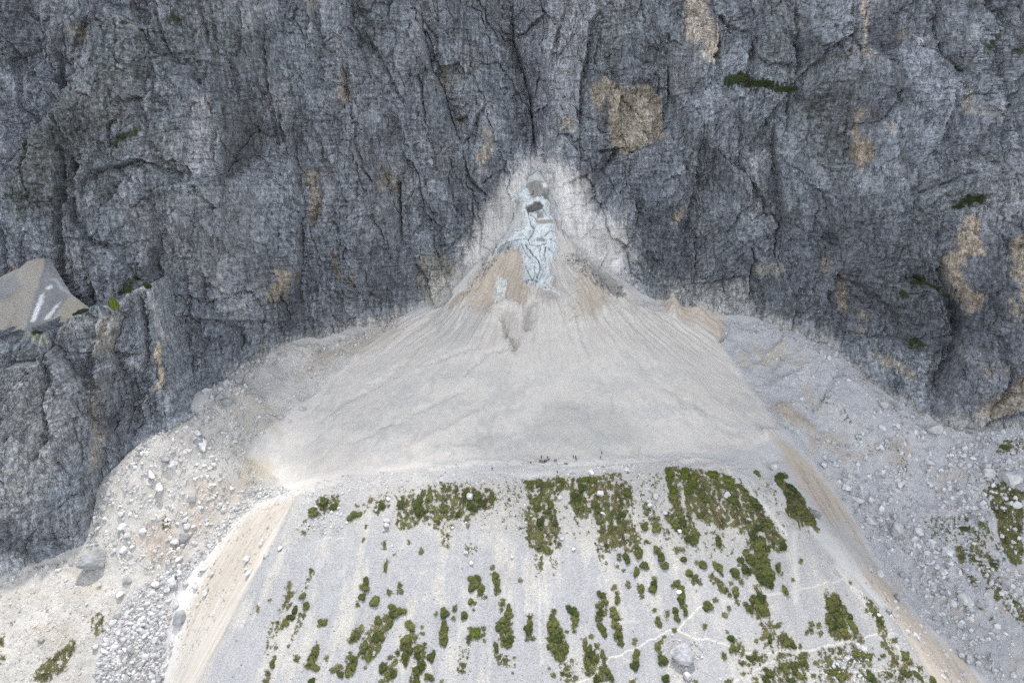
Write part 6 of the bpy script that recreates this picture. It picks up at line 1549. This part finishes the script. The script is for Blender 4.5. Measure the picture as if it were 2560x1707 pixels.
# shrubs clinging to ledges of the wall and the buttress
for px, py, w, h, lab, yel in [
    (280, 752, 13, 22, "tall fresh green bush standing alone on the shelf of the left buttress", 1), (200, 775, 24, 9, "dark low bush strip on the left buttress rim beside tan scree", 0), (182, 783, 14, 7, "dark scrub at the lower left end of the bush strip on the buttress rim", 0),
    (367, 712, 10, 9, "round bush on the very top of the left buttress", 1), (318, 722, 7, 11, "dark bush in the notch just left of the buttress top", 0), (340, 693, 8, 9, "dark scrub in the crack above the buttress notch", 0),
    (98, 828, 12, 5, "low green scrub on the buttress rim below the grey ice strips", 0), (2432, 497, 30, 9, "wide dark bush on the ledge of the right wall", 0), (2400, 515, 16, 7, "smaller dark bush below left of the wide ledge bush on the right wall", 0),
    (2255, 730, 11, 8, "left dark bush of the ledge row low on the right wall", 0), (2290, 704, 16, 6, "second dark bush of the ledge row low on the right wall", 0), (2338, 718, 14, 6, "third dark bush of the ledge row low on the right wall", 0), (2364, 738, 9, 5, "rightmost dark bush of the ledge row low on the right wall", 0),
    (2282, 852, 13, 9, "lone dark bush under the ledge row low on the right wall", 0), (1845, 196, 26, 9, "left part bush of the long grassy ledge high on the right wall", 0), (1905, 206, 30, 9, "middle bush of the long grassy ledge high on the right wall", 0), (1968, 222, 26, 9, "right end bush of the long grassy ledge high on the right wall", 0),
]:
    B_, _ = cast(np.array([px]), np.array([py + h * .6]))
    p = B_[0]
    if px < 420:                         # on the buttress: take the rim itself
        j = int(np.argmin(np.abs(sp - px)))
        cand = proj(Pb[:, j, 0], Pb[:, j, 1], Pb[:, j, 2])[1]
        ii = int(np.argmin(np.abs(cand[460:500] - (py + h * .7)))) + 460
        p = Pb[ii, j]
    depth = p[1] * CT - p[2] * ST
    s = depth / FPX
    me_ = (SHY if yel == 1 and px == 280 else SHD_)[px % 3]
    o = link("ledge_shrub", me_, None, label=lab, category="bush")
    o.location = Vector(p) + Vector((0, -.4, 0))
    o.scale = (w * s * 1.1, max(2.0, w * s * .6), h * s * 1.5)
    o.rotation_euler = (0, 0, 0)

# ---------------------------------------------------------------- people on the crest
def skin_mesh(name, verts, edges, radii, mat, sub=1):
    me_ = bpy.data.meshes.new(name + "_src"); me_.from_pydata(verts, edges, []); me_.update()
    ob = bpy.data.objects.new(name + "_src", me_); COL.objects.link(ob)
    md = ob.modifiers.new("s", 'SKIN'); md.use_smooth_shade = True
    for i, r in enumerate(radii):
        sv = me_.skin_vertices[0].data[i]; sv.radius = (r, r) if not isinstance(r, tuple) else r
    me_.skin_vertices[0].data[0].use_root = True
    if sub:
        ss_ = ob.modifiers.new("u", 'SUBSURF'); ss_.levels = sub; ss_.render_levels = sub
    dg = bpy.context.evaluated_depsgraph_get(); dg.update()
    out = bpy.data.meshes.new_from_object(ob.evaluated_get(dg)); out.name = name
    out.materials.clear(); out.materials.append(mat)
    bpy.data.objects.remove(ob); bpy.data.meshes.remove(me_)
    return out


SKIN = mat_simple("skin", (.45, .29, .21), .05, 3, .0, .6)
HAIR = mat_simple("hair", (.035, .025, .02), .2, 8, .0, .7, rnd=.5)


def cloth_mat(name, cols):
    m, nt, b = new_mat(name)
    oi = N(nt, "ShaderNodeObjectInfo"); cr = N(nt, "ShaderNodeValToRGB"); cr.color_ramp.interpolation = 'CONSTANT'
    e = cr.color_ramp.elements
    e[0].color = (*cols[0], 1)
    e[1].position = 1 / len(cols); e[1].color = (*cols[1], 1)
    for i, c in enumerate(cols[2:], 2):
        x = e.new(i / len(cols)); x.color = (*c, 1)
    nt.links.new(oi.outputs["Random"], cr.inputs[0]); nt.links.new(cr.outputs[0], b.inputs["Base Color"])
    return m


JACK = cloth_mat("jacket_cloth", [(.03, .035, .06), (.05, .05, .055), (.10, .02, .03), (.02, .05, .06), (.06, .03, .09)])
TROU = cloth_mat("trouser_cloth", [(.03, .03, .035), (.05, .05, .06), (.06, .055, .045)])
PACK = cloth_mat("rucksack_cloth", [(.04, .04, .05), (.12, .03, .03), (.03, .05, .10)])


def person_meshes(pose):
    hx_, kx = .10, .11
    if pose == 4:      # sitting on the ground, knees up
        hip, chest, neck, head = (0, 0, .16), (0, .02, .50), (0, 0, .68), (0, -.02, .82)
        kn = [(-.12, -.38, .50), (.12, -.40, .48)]; an = [(-.12, -.62, .08), (.12, -.62, .08)]
        el = [(-.24, -.12, .42), (.24, -.12, .42)]; ha = [(-.12, -.36, .52), (.12, -.38, .50)]
    else:
        st = {0: 0.02, 1: .20, 2: -.06, 3: .08}[pose]; lean_ = {0: 0, 1: -.05, 2: .02, 3: -.10}[pose]
        hip, chest, neck, head = (0, 0, .92), (0, lean_, 1.30), (0, lean_ * 1.2, 1.48), (0, lean_ * 1.4 - .02, 1.63)
        kn = [(-hx_, -st, .50), (hx_, st * .6, .50)]; an = [(-kx, -st * .8, .08), (kx, st * 1.3, .09)]
        if pose == 2:
            el = [(-.27, -.05, 1.12), (.27, -.06, 1.12)]; ha = [(-.12, -.24, 1.14), (.12, -.24, 1.12)]
        elif pose == 3:
            el = [(-.27, .02, 1.10), (.30, -.14, 1.22)]; ha = [(-.28, -.06, .86), (.30, -.42, 1.36)]
        else:
            el = [(-.27, .03 + st * .4, 1.10), (.27, .03 - st * .4, 1.10)]; ha = [(-.28, -.06 + st * .5, .84), (.28, -.06 - st * .5, .84)]
    sh = [(-.19, chest[1], chest[2] + .10), (.19, chest[1], chest[2] + .10)]
    hj = [(-hx_, hip[1], hip[2] - .06), (hx_, hip[1], hip[2] - .06)]
    toe = [(a[0], a[1] - .17, a[2] - .04) for a in an]
    V_ = [hip, chest, neck, head]; R_ = [(.15, .11), (.17, .11), .06, .10]; E_ = [(0, 1), (1, 2), (2, 3)]
    V_.append((head[0], head[1] - .01, head[2] + .10)); R_.append(.085); E_.append((3, 4))
    for s_ in (0, 1):
        b_ = len(V_)
        V_ += [sh[s_], el[s_], ha[s_]]; R_ += [.06, .045, .035]; E_ += [(1, b_), (b_, b_ + 1), (b_ + 1, b_ + 2)]
        # palm, four fingers and a thumb
        hd = Vector(ha[s_]) - Vector(el[s_]); hd.normalize(); side = Vector((0, 1, 0)) if abs(hd.y) < .7 else Vector((0, 0, 1)); side = (side - hd * side.dot(hd)).normalized()
        pb = len(V_); palm = Vector(ha[s_]) + hd * .08; V_.append(tuple(palm)); R_.append((.035, .02)); E_.append((b_ + 2, pb))
        for f_ in range(4):
            o1 = palm + side * (.03 - .02 * f_) + hd * .02; o2 = o1 + hd * (.055, .065, .06, .045)[f_]
            V_ += [tuple(o1), tuple(o2)]; R_ += [.011, .008]; E_ += [(pb, len(V_) - 2), (len(V_) - 2, len(V_) - 1)]
        th_ = Vector(ha[s_]) + hd * .04 + side * .045; V_ += [tuple(th_)]; R_ += [.011]; E_ += [(b_ + 2, len(V_) - 1)]
    for s_ in (0, 1):
        b_ = len(V_)
        V_ += [hj[s_], kn[s_], an[s_], toe[s_]]; R_ += [.085, .06, .045, .035]; E_ += [(0, b_), (b_, b_ + 1), (b_ + 1, b_ + 2), (b_ + 2, b_ + 3)]
    # nose
    V_.append((head[0], head[1] - .125, head[2] + .03)); R_.append(.014); E_.append((3, len(V_) - 1))
    body = skin_mesh("person", V_, E_, R_, SKIN, 1)
    jv = [hip, chest, (neck[0], neck[1], neck[2] - .05)]; jr = [(.175, .135), (.195, .135), .085]; je = [(0, 1), (1, 2)]
    for s_ in (0, 1):
        b_ = len(jv); jv += [sh[s_], el[s_], tuple(Vector(el[s_]).lerp(Vector(ha[s_]), .9))]; jr += [.08, .062, .05]; je += [(1, b_), (b_, b_ + 1), (b_ + 1, b_ + 2)]
    jacket = skin_mesh("jacket", jv, je, jr, JACK, 1)
    tv_ = [hip]; tr_ = [(.165, .125)]; te = []
    for s_ in (0, 1):
        b_ = len(tv_); tv_ += [hj[s_], kn[s_], tuple(Vector(kn[s_]).lerp(Vector(an[s_]), .95))]; tr_ += [.105, .078, .065]; te += [(0, b_), (b_, b_ + 1), (b_ + 1, b_ + 2)]
    trousers = skin_mesh("trousers", tv_, te, tr_, TROU, 1)
    V2 = I2[0] * np.array([.112, .125, .125]) + np.array(head) + np.array([0, .02, .05])
    F2 = I2[1][(V2[I2[1]].mean(1)[:, 2] > head[2] + .03) | (V2[I2[1]].mean(1)[:, 1] > head[1] + .05)]
    hair = mesh_from("hair", V2, F2, HAIR, None, True)
    bm = bmesh.new(); bmesh.ops.create_cube(bm, size=1.0)
    bmesh.ops.scale(bm, vec=(.30, .17, .44), verts=bm.verts); bmesh.ops.bevel(bm, geom=bm.edges[:], offset=.05, segments=2, affect='EDGES')
    bmesh.ops.translate(bm, vec=(chest[0], chest[1] + .22, chest[2] - .03), verts=bm.verts)
    pack = bpy.data.meshes.new("rucksack"); bm.to_mesh(pack); bm.free(); pack.materials.append(PACK)
    shoes = []
    return body, dict(jacket=jacket, trousers=trousers, hair=hair, rucksack=pack)


POSE = {k: person_meshes(k) for k in range(5)}
PDESC = ["standing upright", "in mid-stride", "with hands held in front", "leaning forward, pointing", "sitting, knees drawn up"]
PWHERE = ["on the slope just above the crowd", "at the left end of the crowd", "second in crowd from its left end", "third in crowd from its left end", "fourth in crowd from its left end", "fifth in crowd from its left end", "sixth in crowd from its left end",
          "seventh in crowd from its left end", "back row, over the crowd's right part", "at the right end of the crowd", "left one of the pair right of the crowd", "right one of the pair right of the crowd", "left of the trio uphill to the right", "middle of the trio uphill to the right",
          "lowest of the trio uphill to the right", "lower of the two farthest right", "uppermost and farthest right", "alone on the path far left of the crowd", "by the dark bank left of the crowd", "left of the two seated on the pale path", "right of the two seated on the pale path", "alone on the crest path nearest the camera"]
ppx = np.array([1180 + q[0] * 380 / 2352 for q in PEOPLE]); ppy = np.array([1100 + q[1] * 380 / 2352 for q in PEOPLE])
PP = cast_ground(ppx, ppy)
for i, (q, p) in enumerate(zip(PEOPLE, PP)):
    body, parts = POSE[q[2]]
    o = link("person", body, None, category="person", group="hikers on the moraine crest")
    o["label"] = f"hiker {PDESC[q[2]]}, {PWHERE[i]}"
    o.location = (p[0], p[1], float(ground_z(p[0], p[1])) - .02)
    yaw_ = [2.6, .4, 3.3, -1.2, 1.5, 2.9, .1, -2.2][(i * 5) % 8]
    o.rotation_euler = (0, 0, yaw_)
    o.scale = (1.06, 1.06, 1.06)
    for nm, md in parts.items():
        if nm == "rucksack" and i % 3 == 1:
            continue
        c = bpy.data.objects.new(nm, md); COL.objects.link(c); c.parent = o
